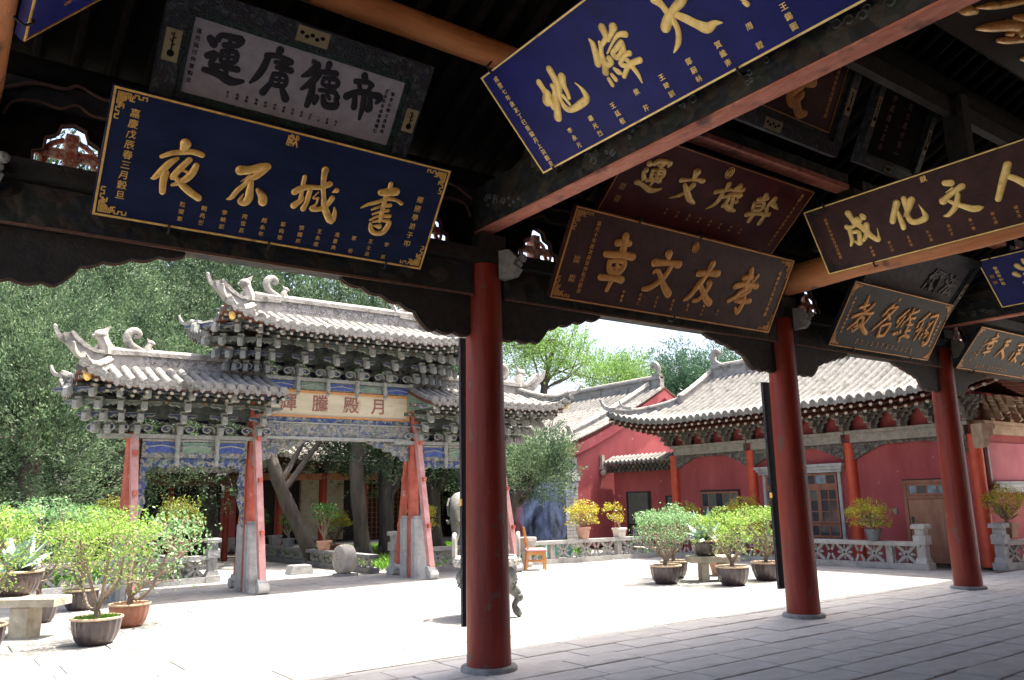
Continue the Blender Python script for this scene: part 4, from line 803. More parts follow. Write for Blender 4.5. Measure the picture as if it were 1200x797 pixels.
def ridge_line(roof, pts, w, h, name='ridge', mats=('ridge', 'ridgecarve'), cap=.05):
    """masonry ridge following pts (bottom line): plinth, carved face, projecting cap"""
    m = MB()
    for i in range(len(pts)-1):
        a, b_ = Vector(pts[i]), Vector(pts[i+1]); up = Vector((0, 0, 1))
        for (z0, z1, ww, mi) in ((0, h*.2, w*1.25, 0), (h*.2, h*.8, w, 1), (h*.8, h, w*1.4, 0)):
            m.mi = mi; d = (b_-a); s = Vector((d.y, -d.x, 0)).normalized()*ww/2
            vs = [a-s+up*z0, a+s+up*z0, b_+s+up*z0, b_-s+up*z0, a-s+up*z1, a+s+up*z1, b_+s+up*z1, b_-s+up*z1]
            m.add(vs, [(0, 3, 2, 1), (4, 5, 6, 7), (0, 1, 5, 4), (1, 2, 6, 5), (2, 3, 7, 6), (3, 0, 4, 7)])
        m.mi = 0; m.smooth = True; m.tube([a+up*(h+.01), b_+up*(h+.01)], w*.45, 8); m.smooth = False
    return m.build(name, list(mats), roof)
def prong(roof, base, d, size=1., name='ridge_prong'):
    """curved upturned ridge end in plan direction d"""
    m = MB(); m.smooth = False; d = Vector((d[0], d[1], 0)).normalized()
    poly = [(-.1, 0), (.16, .02), (.3, .09), (.40, .22), (.46, .40), (.40, .42), (.34, .30), (.25, .20), (.12, .15), (-.1, .14)]
    m.prism([(a*size, b_*size) for a, b_ in poly], base, d, (0, 0, 1), .10*size)
    m.smooth = True; m.ball(Vector(base)+d*.43*size+Vector((0, 0, .43*size)), .05*size, 7, 5)
    return m.build(name, 'ridge', roof)
def beast(roof, base, d, size=1., name='ridge_beast'):
    m = MB(); m.smooth = True; d = Vector((d[0], d[1], 0)).normalized(); up = Vector((0, 0, 1)); B = Vector(base); S = size
    P = lambda a, b_: B+d*a*S+up*b_*S
    m.tube(smooth_path([P(-.06, 0), P(-.04, .12), P(0, .22), P(.03, .30)]), [x*S for x in np.linspace(.13, .085, 13)], 8)
    m.ball(P(.06, .34), .11*S, 8, 6, (1.1, .8, .9)); m.tube([P(.08, .35), P(.19, .31)], [.05*S, .03*S], 7)
    for k in range(4): m.tube([P(-.02+.03*k, .38), P(-.08+.03*k, .52-.02*k)], [.03*S, .008*S], 5)
    m.tube(smooth_path([P(.02, .1), P(.1, .16), P(.12, .02)]), .03*S, 6)
    return m.build(name, 'ridge', roof)
def scroll(roof, base, d, size=1., name='ridge_scroll'):
    m = MB(); m.smooth = True; d = Vector((d[0], d[1], 0)).normalized(); up = Vector((0, 0, 1)); B = Vector(base); S = size
    pts = [(-.34, .02), (-.2, .05), (-.05, .1), (.1, .2), (.16, .36), (.10, .50), (-.03, .55), (-.12, .47), (-.08, .39), (0, .41)]
    n = len(smooth_path([(0, 0, 0)]*2, 3))
    P = smooth_path([B+d*a*S+up*b_*S for a, b_ in pts], 3)
    m.tube(P, [S*(.045+.062*math.sin(PI*min(1, i/(len(P)*.85)))) for i in range(len(P))], 8, squash=(Vector((d.y, -d.x, 0)), .8))
    return m.build(name, 'ridge', roof)

# ================================================================== BRACKET SETS
def bracket_mesh(nt_, so, su, th=.07, both=True, arms=.62, mats=('dg_dark', 'dg_light', 'dg_blue', 'dg_green', 'dg_mid'), curls=True):
    m = MB(); S = (-1, 1) if both else (-1,)
    m.mi = 1; m.box((-th, -th, 0), (th, th, su*.45))
    for k in range(nt_):
        z = su*(.4+k); out = so*(k+1); m.mi = 0
        m.box((-th/2, -out if True else 0, z), (th/2, out if both else .05, z+su*.42))
        for s in S:
            # projecting nose, pale edge
            m.mi = 1; m.prism([(-.02, -.03), (.07, -.09), (.13, -.07), (.12, su*.3), (.05, su*.55), (-.02, su*.5)], (0, s*out, z), (0, s, 0), (0, 0, 1), th*1.25)
            m.box((-th*.8, s*out-th*.8, z+su*.45), (th*.8, s*out+th*.8, z+su*.72)); m.mi = 0
            # cross arm with scalloped underside
            y = s*(out-so*.15) if k else s*so*.6; L = arms*(.55+.16*k)/1.
            poly = [(-L/2, su*.40), (-L/2, su*.22), (-L*.40, su*.06), (-L*.28, su*.12), (-L*.18, -.01), (L*.18, -.01), (L*.28, su*.12), (L*.40, su*.06), (L/2, su*.22), (L/2, su*.40)]
            m.mi = 2 if k % 2 else 3
            m.prism([(a, b_*.86+.02) for a, b_ in poly], (0, y, z+.0), (1, 0, 0), (0, 0, 1), th*.7)
            m.mi = 4; m.prism([(a, b_) for a, b_ in poly[1:5]+[(a, b_+.022) for a, b_ in poly[4:0:-1]]], (0, y, z), (1, 0, 0), (0, 0, 1), th*.9)
            m.prism([(a, b_) for a, b_ in poly[5:9]+[(a, b_+.022) for a, b_ in poly[8:4:-1]]], (0, y, z), (1, 0, 0), (0, 0, 1), th*.9)
            m.box((-L/2, y-th*.45, z+su*.40), (L/2, y+th*.45, z+su*.45))
            if curls and k == 0:
                m.smooth = True
                for q in (-1, 1):
                    m.mi = 1; m.tube([(q*(L*.5-math.cos(t)*.13*(1-t/10)), y+s*.02, z+.02+math.sin(t)*.085*(1-t/10)) for t in np.linspace(-.5, 8, 16)], .017, 5)
                    m.mi = 2; m.ball((q*L*.5, y, z+.02), .085, 8, 5, (1, .3, .7))
                m.smooth = False
    return m.mesh('bracket_set', list(mats))

# ================================================================== GATEWAY (three bays)
GY = 16.0; GP = [3.12, 5.33, 8.93, 11.15]
gate = thing('memorial_gateway', (7.13, GY, 0), 'carved three-bay gateway with grey tiled roofs, red struts and cream panel 輝騰殿月', 'gateway')
for i, x in enumerate(GP):
    inner = i in (1, 2)
    m = MB(); m.smooth = True; m.tube([(x, GY, 0), (x, GY, 2), (x, GY, 4.0 if inner else 2.95)], [.12, .115, .11], 20); m.build('post', 'gatered', gate)
    for s in (-1, 1):
        m = MB(); a = .15; y0 = 0
        pl = [(-a+.05, 0), (a-.05, 0), (a, .05), (a, .25), (a-.05, .30), (-a+.05, .30), (-a, .25), (-a, .05)]
        yo = GY+.12 if s > 0 else GY-.12-.25
        m.prism([(p, q*.83) for p, q in pl], (x, yo, .62), (1, 0, 0), (0, 1, 0), 1.24)
        m.prism([(p*.8, .125+(q*.83-.125)*.8) for p, q in pl], (x, yo, 1.27), (1, 0, 0), (0, 1, 0), .06)
        m.build('clamp_stone', 'stone', gate)
        # raking strut with pegs and scroll foot
        p0 = Vector((x+(.02), GY+s*.74, .17)); p1 = Vector((x, GY+s*.13, 3.25 if inner else 2.9))
        m = MB(); m.beam(p0, p1, .13, .12, (1, 0, 0)); st = m.build('raking_strut', 'gatered_lit' if s < 0 else 'gatered', gate)
        for f in (.3, .62, .88): q = p0.lerp(p1, f); m = MB(); m.box((q.x-.035, q.y+min(s*.04, s*.15), q.z-.04), (q.x+.035, q.y+max(s*.04, s*.15), q.z+.04)); m.build('peg', 'gatered', st)
        m = MB(); m.smooth = True
        m.tube([(x-.10, GY+s*.82, .10), (x+.10, GY+s*.82, .10)], .10, 14); m.tube([(x-.085, GY+s*.73, .19), (x+.085, GY+s*.73, .19)], .085, 12)
        m.ball((x+.10, GY+s*.82, .10), .06, 8, 5, (.4, 1, 1)); m.build('foot_stone', 'stone', gate)
def carving(m, x0, x1, z0, z1, y, n, r=.035, s=-1):
    m.smooth = True
    for k in range(n):
        x, z, R = rnd.uniform(x0, x1), rnd.uniform(z0, z1), r*rnd.uniform(.5, 1.2)
        if k % 3: m.ball((x, y, z), R*.6, 6, 4, (1, .5, .8))
        else: a0 = rnd.uniform(0, 6); m.tube([(x+math.cos(a0+t)*R*(1-t/8), y, z+math.sin(a0+t)*R*(1-t/8)) for t in np.linspace(0, 5, 7)], R*.2, 4)
    m.smooth = False
def scallops(x0, x1, z, dp, n, edge_drop, y, th):
    """lower apron: flat top at z, wavy lower edge, drops at both ends"""
    top = []; bot = []; N = n*6
    m = MB()
    for k in range(N):
        u0, u1 = k/N, (k+1)/N
        def zz(u): e = min(u, 1-u)*2; return z-dp*(1+.35*abs(math.sin(PI*n*u)))-edge_drop*max(0, 1-e*4)**1.5*1.0
        a, b_ = x0+(x1-x0)*u0, x0+(x1-x0)*u1
        m.prism([(a, zz(u0)), (b_, zz(u1)), (b_, z), (a, z)], (0, y, 0), (1, 0, 0), (0, 0, 1), th)
    return m
# side bays
SB = bracket_mesh(4, .24, .185, arms=.72)
MBk = bracket_mesh(4, .27, .21, arms=.66)
for (xa, xb) in ((GP[0], GP[1]), (GP[2], GP[3])):
    a, c = xa+.15, xb-.15
    m = MB(); m.mi = 0; m.box((a, GY-.10, 2.50), (c, GY+.10, 2.84)); m.mi = 1; m.box((xa-.55, GY-.16, 2.845), (xb+.2, GY+.16, 2.92))
    m.box((a, GY-.115, 2.80), (c, GY-.102, 2.835)); m.build('side_beam', ['gatecarve', 'dg_light'], gate)
    n = 3; wd = (c-a)/n
    for k in range(n):
        x0, x1 = a+wd*k+.06, a+wd*(k+1)-.06
        m = MB(); m.mi = 0; m.prism([(x0, 2.60), (x0+.05, 2.58), (x0+wd*.4, 2.60), (x1-.05, 2.58), (x1, 2.60), (x1, 2.78), (x0, 2.78)], (0, GY-.105, 0), (1, 0, 0), (0, 0, 1), .014)
        m.mi = 1; m.smooth = True; m.tube([(x0, GY-.115, 2.66), (x0+.06, GY-.115, 2.70), ((x0+x1)/2, GY-.115, 2.73), (x1-.06, GY-.115, 2.70), (x1, GY-.115, 2.66)], .014, 5)
        for q in (x0+.01, x1-.01): m.ball((q, GY-.115, 2.69), .032, 7, 5)
        m.build('painted_field', ['paintblue' if k != 1 else 'paintgreen', 'dg_light'], gate)
    m = scallops(a, c, 2.498, .13, 7, .1, GY, .06); m.build('apron', 'gatecarveblue', gate)
    for x0, x1, s in ((a, a+.13, 1), (c-.13, c, -1)):
        m = MB(); pts = [(0, 0), (.12, 0), (.1, -.2), (.14, -.35), (.09, -.5), (.13, -.68), (.06, -.9), (.03, -1.15), (0, -1.2)]
        m.prism([(s*p, q) for p, q in pts], (x0 if s > 0 else x1, GY, 2.38), (1, 0, 0), (0, 0, 1), .05); m.build('side_apron', 'gatecarveblue', gate)
    for k in range(4):
        x = xa+.02+(xb-xa-.04)*k/3
        m = MB(); m.smooth = True; m.lathe([(.02, 2.34), (.045, 2.38), (.03, 2.42), (.05, 2.5), (.035, 2.6), (.05, 2.8), (.05, 2.92)], (x, GY-.17, 0), 8); m.build('pendant', 'dg_light', gate)
    # inner core behind the upper brackets
    m = MB(); m.box((xa-.3, GY-.05, 3.22), (xb+.05, GY+.05, 3.72)); m.build('bracket_wall', 'dg_dark', gate)
    for k in (2, 3):
        m = MB()
        for s in (-1, 1):
            y = GY+s*(.24*k+.03); z = 2.92+.185*(k+.95)
            m.mi = 0; m.box((xa-.5, y-.035, z-.04), (xb+.1, y+.035, z+.04)); m.mi = 1
            for q in range(20): x = xa-.4+(xb-xa+.4)*q/19; m.box((x-.025, y+s*.036-.004, z-.015), (x+.025, y+s*.036+.004, z+.015))
        m.build('bracket_rail', ['dg_dark', 'golddim'], gate)
    for k in range(4):
        link('bracket_set', SB, gate, (xa+(xb-xa)*k/3, GY, 2.925))
    xo = xa if xa == GP[0] else xb; sgn = -1 if xa == GP[0] else 1
    for k, dx in enumerate((.06, .20, .34)):
        link('bracket_set', SB, gate, (xo+sgn*(.1+dx), GY, 2.925), sgn*.35*(k+1)*.8)
# centre bay
a, c = GP[1]+.15, GP[2]-.15
m = MB(); m.mi = 0; m.box((a, GY-.11, 2.96), (c, GY+.11, 3.22)); m.mi = 1; m.box((a, GY-.15, 2.90), (c, GY+.15, 2.955)); m.box((a, GY-.13, 3.222), (c, GY+.13, 3.25)); carving(m, a+.05, c-.05, 2.98, 3.2, GY-.12, 150)
m.build('centre_beam', ['gatecarve', 'dg_light'], gate)
m = MB(); m.box((a, GY-.10, 3.252), (c, GY+.10, 3.345)); carving(m, a+.03, c-.03, 3.27, 3.33, GY-.105, 60, .03); m.build('blue_frieze', 'gatecarveblue', gate)
m = MB(); m.box((a, GY-.06, 3.35), (c, GY+.06, 3.93)); pn = m.build('inscribed_panel', 'gateboard', gate)
m = MB(); m.box((a, GY-.085, 3.35), (c, GY-.062, 3.395)); m.box((a, GY-.085, 3.865), (c, GY-.062, 3.915)); m.box((a, GY-.085, 3.397), (a+.06, GY-.062, 3.863)); m.box((c-.06, GY-.085, 3.397), (c, GY-.062, 3.863)); m.build('panel_rim', 'gateboardrim', pn)
for k, chh in enumerate('輝騰殿月'):
    me = text_mesh(chh, .37, 'gatechar', .008, .008, res=3)
    me.transform(Matrix(((1, 0, 0, 0), (0, 0, -1, 0), (0, 1, 0, 0), (0, 0, 0, 1))))
    link('character', me, pn, ((5.99, 6.68, 7.38, 8.03)[k], GY-.064, 3.63))
m = MB(); m.mi = 0; m.box((a-.02, GY-.11, 3.93), (c+.02, GY+.11, 4.10)); m.mi = 1; m.box((a-.1, GY-.17, 4.103), (c+.1, GY+.17, 4.17)); m.build('upper_beam', ['gatecarve', 'dg_light'], gate)
n = 5; wd = (c-a)/n
for k in range(n):
    x0, x1 = a+wd*k+.07, a+wd*(k+1)-.07
    m = MB(); m.mi = 0; m.box((x0, GY-.125, 3.95), (x1, GY-.112, 4.08)); m.mi = 1; m.smooth = True; m.tube([(x0, GY-.13, 4.0), ((x0+x1)/2, GY-.13, 4.04), (x1, GY-.13, 4.0)], .012, 5)
    m.build('painted_field', ['paintblue' if k % 2 == 0 else 'paintgreen', 'dg_light'], gate)
for k in range(6):
    x = a+wd*k
    m = MB(); m.smooth = True; m.lathe([(.02, 3.80), (.05, 3.84), (.03, 3.88), (.055, 3.95), (.04, 4.05), (.055, 4.17)], (x, GY-.19, 0), 8); m.build('pendant', 'dg_light', gate)
for s, x0 in ((1, a), (-1, c)):
    m = MB(); pts = [(0, 0), (1.0, 0), (.98, -.05), (.85, -.07), (.8, -.13), (.62, -.14), (.58, -.21), (.4, -.22), (.35, -.30), (.2, -.31), (.16, -.40), (0, -.42)]
    m.prism([(s*p, q) for p, q in pts], (x0, GY, 2.90), (1, 0, 0), (0, 0, 1), .10)
    m.smooth = True
    for k in range(22): u = rnd.uniform(.03, .7); m.ball((x0+s*u, GY-.055, 2.87-rnd.uniform(0, .34*(1-u))), .035, 6, 4, (1, .5, .8))
    m.build('centre_apron', 'gatecarve', gate)
m = MB(); m.box((a-.1, GY-.05, 4.5), (c+.1, GY+.05, 4.98)); m.build('bracket_wall', 'dg_dark', gate)
for k in (2, 3):
    m = MB()
    for s in (-1, 1):
        y = GY+s*(.27*k+.03); z = 4.175+.21*(k+.95)
        m.mi = 0; m.box((a-.55, y-.035, z-.04), (c+.55, y+.035, z+.04)); m.mi = 1
        for q in range(34): x = a-.5+(c-a+1.0)*q/33; m.box((x-.025, y+s*.036-.004, z-.015), (x+.025, y+s*.036+.004, z+.015))
    m.build('bracket_rail', ['dg_dark', 'golddim'], gate)
for k in range(6):
    link('bracket_set', MBk, gate, (a-.05+(c-a+.1)*k/5, GY, 4.175))
for sgn, xo in ((-1, GP[1]), (1, GP[2])):
    for k in range(4):
        link('bracket_set', MBk, gate, (xo+sgn*(.02+.12*k), GY, 4.175), sgn*.33*(k+1)*.8)
    m = MB(); m.smooth = True; m.tube([(xo, GY, 4.0), (xo, GY, 4.3)], .13, 12); m.build('post_head', 'dg_light', gate)
# roofs
def gate_roof(cx, hL, hD, xg, ze, zr, lift, rh, ends):
    roof, T, H = tiled_roof(gate, 'roof', (cx, GY), 'X', hL, hD, xg, 0., ze, zr, lift, .20, .072, 1.25, hips=(-1 in ends, 1 in ends), rr_=.032, rz0=-.125, rz1=-.185, rafmat='dg_dark')
    for s in (-1, 1):
        if s not in ends:
            m = MB(); m.prism([(-hD*.98, ze-.1), (hD*.98, ze-.1), (hD*.98, ze-.02), (hD*.5, ze+(zr-ze)*.35), (0, zr-.03), (-hD*.5, ze+(zr-ze)*.35), (-hD*.98, ze-.02)], (cx+s*(hL-.03), GY, 0), (0, 1, 0), (0, 0, 1), .05); m.build('gable_board', 'paintgreen', roof)
    ridge_line(roof, [(cx-(xg if -1 in ends else hL-.15), GY, zr-.03), (cx+(xg if 1 in ends else hL-.15), GY, zr-.03)], .14, rh)
    for s in ends:
        # descending corner ridges and finials
        for sy in (-1, 1):
            pts = [T(s*(xg+(hL-xg)*t), sy*hD*t, H(s*(xg+(hL-xg)*t), sy*hD*t)+.03) for t in (0, .25, .5, .75, .93)]
            ridge_line(roof, pts, .10, .15, 'corner_ridge')
            e = Vector(T(s*hL*.985, sy*hD*.97, H(s*hL, sy*hD)+.03)); prong(roof, e, (s*.8, sy*.8), .52)
            m = MB(); m.smooth = True; m.lathe([(.02, -.2), (.055, -.17), (.07, -.1), (.05, -.03), (.06, 0)], (e.x-s*.12, e.y-sy*.1, e.z-.15), 8); m.build('lotus_pendant', 'gold', roof)
            m = MB(); m.beam((e.x-s*.75, e.y-sy*.6, e.z-.34), (e.x, e.y, e.z-.1), .13, .15); m.build('corner_rafter', 'dg_dark', roof)
        # swept ridge end
        m = MB(); L = .95
        pl = [(-.55, 0), (0, -.02), (.35, .04), (.62, .2), (.80, .42), (.86, .60), (.74, .62), (.66, .50), (.5, .36), (.3, .27), (0, .25), (-.55, .28)]
        m.prism([(s*p*L, q*L) for p, q in pl], (cx+s*xg, GY, zr-.02), (1, 0, 0), (0, 0, 1), .15)
        m.prism([(s*p*L, q*L) for p, q in [(-.55, .28), (0, .25), (.3, .27), (.5, .36), (.66, .50), (.74, .62), (.70, .66), (.5, .46), (.3, .33), (-.55, .34)]], (cx+s*xg, GY, zr-.02), (1, 0, 0), (0, 0, 1), .22)
        m.build('swept_ridge_end', 'ridge', roof)
        prong(roof, (cx+s*(xg+.62), GY, zr+.35), (s, 0), .75)
        beast(roof, (cx+s*(xg+.14), GY, zr+.22), (s, 0), 1.05); scroll(roof, (cx+s*(xg-.36), GY, zr+rh-.03), (s, 0), .74); beast(roof, (cx+s*(xg-.62), GY, zr+rh-.02), (-s, 0), .55)
    return roof
gate_roof(3.77, 1.77, 1.22, 1.1, 3.68, 4.12, .34, .34, (-1,))
gate_roof(10.68, 1.96, 1.22, 1.1, 3.68, 4.12, .34, .34, (1,))
gate_roof(7.13, 2.86, 1.38, 1.9, 4.93, 5.45, .36, .40, (-1, 1))
# ================================================================== RED HALL (right)
HX = 18.25
hall = thing('red_hall', (20, 12.6, 0), 'long red-walled hall with grey tiled roof, round red columns and glazed window, at the right', 'temple hall')
m = MB(); m.box((HX+.12, 8.25, 0), (HX+.42, 16.95, 3.1)); m.box((HX+.424, 8.25, 0), (22.9, 8.55, 3.1)); m.box((HX+.424, 16.65, 0), (22.9, 16.95, 3.1)); m.box((22.6, 8.554, 0), (22.9, 16.646, 3.1)); 
m.build('wall', 'hallred', hall)
m = MB(); m.box((HX+.13, 8.26, 3.10), (HX+.40, 16.94, 3.72)); m.box((HX+.404, 8.26, 3.10), (22.9, 8.5, 3.72)); m.build('bracket_panel', 'hallred', hall)
m = MB(); m.box((18.3, 8.6, 3.73), (22.8, 16.9, 3.78)); m.build('ceiling', 'dark', hall)
cols_y = [8.28, 11.2, 14.12, 16.92]
for y in cols_y:
    m = MB(); m.smooth = True; m.tube([(HX+.1, y, 0), (HX+.1, y, 2.78)], .135, 18); m.build('column', 'hallcol', hall)
for i in range(3):
    ya, yb = cols_y[i]+.12, cols_y[i+1]-.12
    m = MB(); m.box((HX-.06, ya, 2.78), (HX+.115, yb, 2.98)); m.box((HX-.10, ya-.1, 2.984), (HX+.115, yb+.1, 3.06)); m.build('frieze_beam', 'hallbeam', hall)
    m = MB()
    N = 20
    def dz(u): e = min(u, 1-u)*2; return .06+.34*max(0, 1-e*1.7)**1.1+.02*abs(math.sin(u*28))
    for k in range(N):
        u0, u1 = k/N, (k+1)/N; a, c = ya+(yb-ya)*u0, ya+(yb-ya)*u1
        m.prism([(a, 2.777-dz(u0)), (c, 2.777-dz(u1)), (c, 2.777), (a, 2.777)], (HX+.06, 0, 0), (0, 1, 0), (0, 0, 1), .07)
    m.smooth = True
    for k in range(46):
        u = abs(rnd.gauss(0, .22)) % 1; u = u if rnd.random() < .5 else 1-u; d = dz(u)
        m.ball((HX+.02, ya+(yb-ya)*u, 2.77-rnd.uniform(.02, max(.03, d-.03))), .03, 6, 4, (.5, 1, .8))
    m.build('carved_apron', 'hallcarve', hall)
HB = bracket_mesh(3, .23, .165, th=.10, both=True, arms=.72, mats=('hallcarve', 'hallbeam', 'hallcarve', 'hallcarve', 'hallcarve'))
def fan_bracket(mats):
    m = MB()
    for (y, w_, z0, mi) in ((-.10, .34, .06, 0), (-.24, .33, .18, 0), (-.38, .30, .32, 0)):
        h_ = .52-z0; pts = [(.06, 0), (.10, h_*.1), (w_*.45, h_*.22), (w_*.42, h_*.36), (w_*.72, h_*.48), (w_*.70, h_*.62), (w_, h_*.72), (w_*.97, h_*.86), (w_*1.04, h_)]
        poly = pts+[(-a, b_) for a, b_ in pts[::-1]]
        m.mi = 0; m.prism(poly, (0, y, z0), (1, 0, 0), (0, 0, 1), .09)
        m.mi = 1
        for s in (-1, 1):
            m.smooth = True; m.tube([(s*a, y-.05, z0+b_) for a, b_ in pts], .014, 5); m.smooth = False
        m.prism([(0, 0), (.14, -.06), (.2, -.02), (.15, .07), (.16, .13), (0, .13)], (0, y-.04, z0), (0, -1, 0), (0, 0, 1), .10)
    m.mi = 0; m.box((-.09, -.12, 0), (.09, .02, .08)); m.box((-.06, -.05, .08), (.06, .3, .5))
    return m.mesh('bracket_set', mats)
HB = fan_bracket(['hallcarve', 'hallplate']); HBW = fan_bracket(['hallbeam_lit', 'hallbeam_lit'])
ys = np.linspace(8.28, 16.92, 13)
for y in ys: link('bracket_set', HB, hall, (HX+.06, y, 3.065), -PI/2)
for x in np.linspace(18.9, 22.6, 5): link('bracket_set', HBW, hall, (x, 8.2, 3.065), 0)
m = MB(); m.box((HX+.42, 8.12, 2.78), (22.95, 8.246, 2.98)); m.box((HX+.12, 8.05, 2.984), (22.95, 8.246, 3.06)); m.build('end_frieze_beam', 'hallbeam_lit', hall)
m = MB(); m.prism([(0, 0), (.34, 0), (.34, -.1), (.27, -.14), (.27, -.24), (.18, -.28), (.16, -.42), (.08, -.5), (0, -.52)], (HX-.1, 8.12, 2.98), (.9, -.42, 0), (0, 0, 1), .3); m.build('corner_block', 'hallbeam_lit', hall)
m = MB(); m.box((HX+.5, 8.20, 1.78), (22.9, 8.246, 2.60)); m.build('end_wall_panel', 'hallpurple', hall)
m = MB(); m.box((HX+.46, 8.12, 1.52), (22.9, 8.246, 1.62)); m.box((HX+.50, 8.06, 1.623), (22.9, 8.246, 1.70)); m.box((HX+.46, 8.10, 1.703), (22.9, 8.246, 1.76)); m.box((HX+.43, 8.18, 1.763), (HX+.495, 8.246, 2.64)); m.build('end_wall_moulding', 'stone', hall)
# window bay (between second and third column) with hood, frame, mullions and panes
m = MB(); m.box((HX-.02, 11.42, 2.10), (HX+.118, 13.86, 2.17)); m.box((HX-.06, 11.38, 2.173), (HX+.118, 13.90, 2.24)); m.box((HX-.10, 11.34, 2.243), (HX+.118, 13.94, 2.31)); m.build('window_hood', 'stone', hall)
m = MB(); m.box((HX+.05, 11.50, .50), (HX+.118, 11.58, 2.097)); m.box((HX+.05, 13.70, .50), (HX+.118, 13.78, 2.097)); m.box((HX+.03, 11.45, .42), (HX+.118, 13.83, .497)); m.build('window_surround', 'stone', hall)
win = MB(); win.box((HX+.07, 11.585, .50), (HX+.118, 13.695, 2.095)); wn = win.build('window', 'dark', hall)
def frame_grid(parent, x, y0, y1, z0, z1, nc, nr, wbar, mk, glass, name='window_sash', fr=.05):
    m = MB(); m.box((x-.03, y0, z0), (x, y1, z0+fr)); m.box((x-.03, y0, z1-fr), (x, y1, z1)); m.box((x-.03, y0, z0+fr+.001), (x, y0+fr, z1-fr-.001)); m.box((x-.03, y1-fr, z0+fr+.001), (x, y1, z1-fr-.001))
    for i in range(1, nc): y = y0+(y1-y0)*i/nc; m.box((x-.022, y-wbar/2, z0+fr), (x-.004, y+wbar/2, z1-fr))
    for j in range(1, nr):
        z = z0+(z1-z0)*j/nr
        for i in range(nc):
            ya, yb = max(y0+(y1-y0)*i/nc+wbar/2, y0+fr), min(y0+(y1-y0)*(i+1)/nc-wbar/2, y1-fr); m.box((x-.021, ya, z-wbar/2), (x-.005, yb, z+wbar/2))
    m.build(name, mk, parent)
    for i in range(nc):
        for j in range(nr):
            ya, yb = y0+(y1-y0)*i/nc+wbar/2, y0+(y1-y0)*(i+1)/nc-wbar/2; za, zb = z0+(z1-z0)*j/nr+wbar/2, z0+(z1-z0)*(j+1)/nr-wbar/2
            m = MB(); t_ = rnd.uniform(-.003, .003); m.add([(x-.012+t_, ya, za), (x-.012-t_, yb, za), (x-.012-t_, yb, zb), (x-.012+t_, ya, zb)], [(0, 3, 2, 1)]); m.build('pane', glass if not isinstance(glass, list) else rnd.choice(glass), parent)
for (ya, yb) in ((11.60, 12.28), (13.0, 13.68)):
    pass
frame_grid(wn, HX+.065, 11.60, 13.68, 1.78, 2.085, 7, 1, .035, 'wood', ['glass', 'glass', 'glasspale'])
for k in range(4): frame_grid(wn, HX+.06, 11.60+k*.52, 11.60+(k+1)*.52-.004, .86, 1.72, 2, 3, .025, 'wood', ['glass', 'glass', 'shutter'])
frame_grid(wn, HX+.065, 11.60, 13.68, .52, .85, 7, 1, .03, 'wood', ['glass', 'glass'])
m = MB(); m.box((HX+.03, 11.60, 1.722), (HX+.066, 13.68, 1.778)); m.build('transom', 'wood', wn)
# door
m = MB(); m.box((HX+.09, 8.86, 0), (HX+.118, 9.98, 1.86)); dr = m.build('doorway', 'dark', hall)
m = MB(); m.box((HX+.05, 8.88, .0), (HX+.088, 8.96, 1.84)); m.box((HX+.05, 9.88, 0), (HX+.088, 9.96, 1.84)); m.box((HX+.05, 8.962, 1.77), (HX+.088, 9.878, 1.84)); m.box((HX+.05, 8.962, 1.42), (HX+.088, 9.878, 1.49)); m.build('door_frame', 'wood', dr)
m = MB(); m.box((HX+.06, 8.97, .03), (HX+.088, 9.87, 1.41))
for za, zb in ((.10, .30), (.36, .98), (1.06, 1.34)):
    m.box((HX+.052, 9.05, za), (HX+.059, 9.79, zb)); m.box((HX+.045, 9.10, za+.05), (HX+.0515, 9.74, zb-.05))
m.build('door_leaf', 'door', dr)
frame_grid(dr, HX+.086, 8.965, 9.875, 1.495, 1.765, 4, 1, .03, 'wood', ['glasspale', 'glass'])
m = MB(); m.smooth = True; m.ball((HX+.03, 9.80, 1.0), .035, 8, 6); m.tube([(HX+.03, 9.80, .98), (HX+.03, 9.80, .80)], .018, 6); m.build('padlock', 'iron', dr)
m = MB(); m.cbox((HX+.09, 10.18, 1.08), (HX+.119, 10.26, 1.22)); m.box((HX+.082, 10.195, 1.10), (HX+.089, 10.245, 1.2)); props(m.build('switch_box', 'switch', hall))
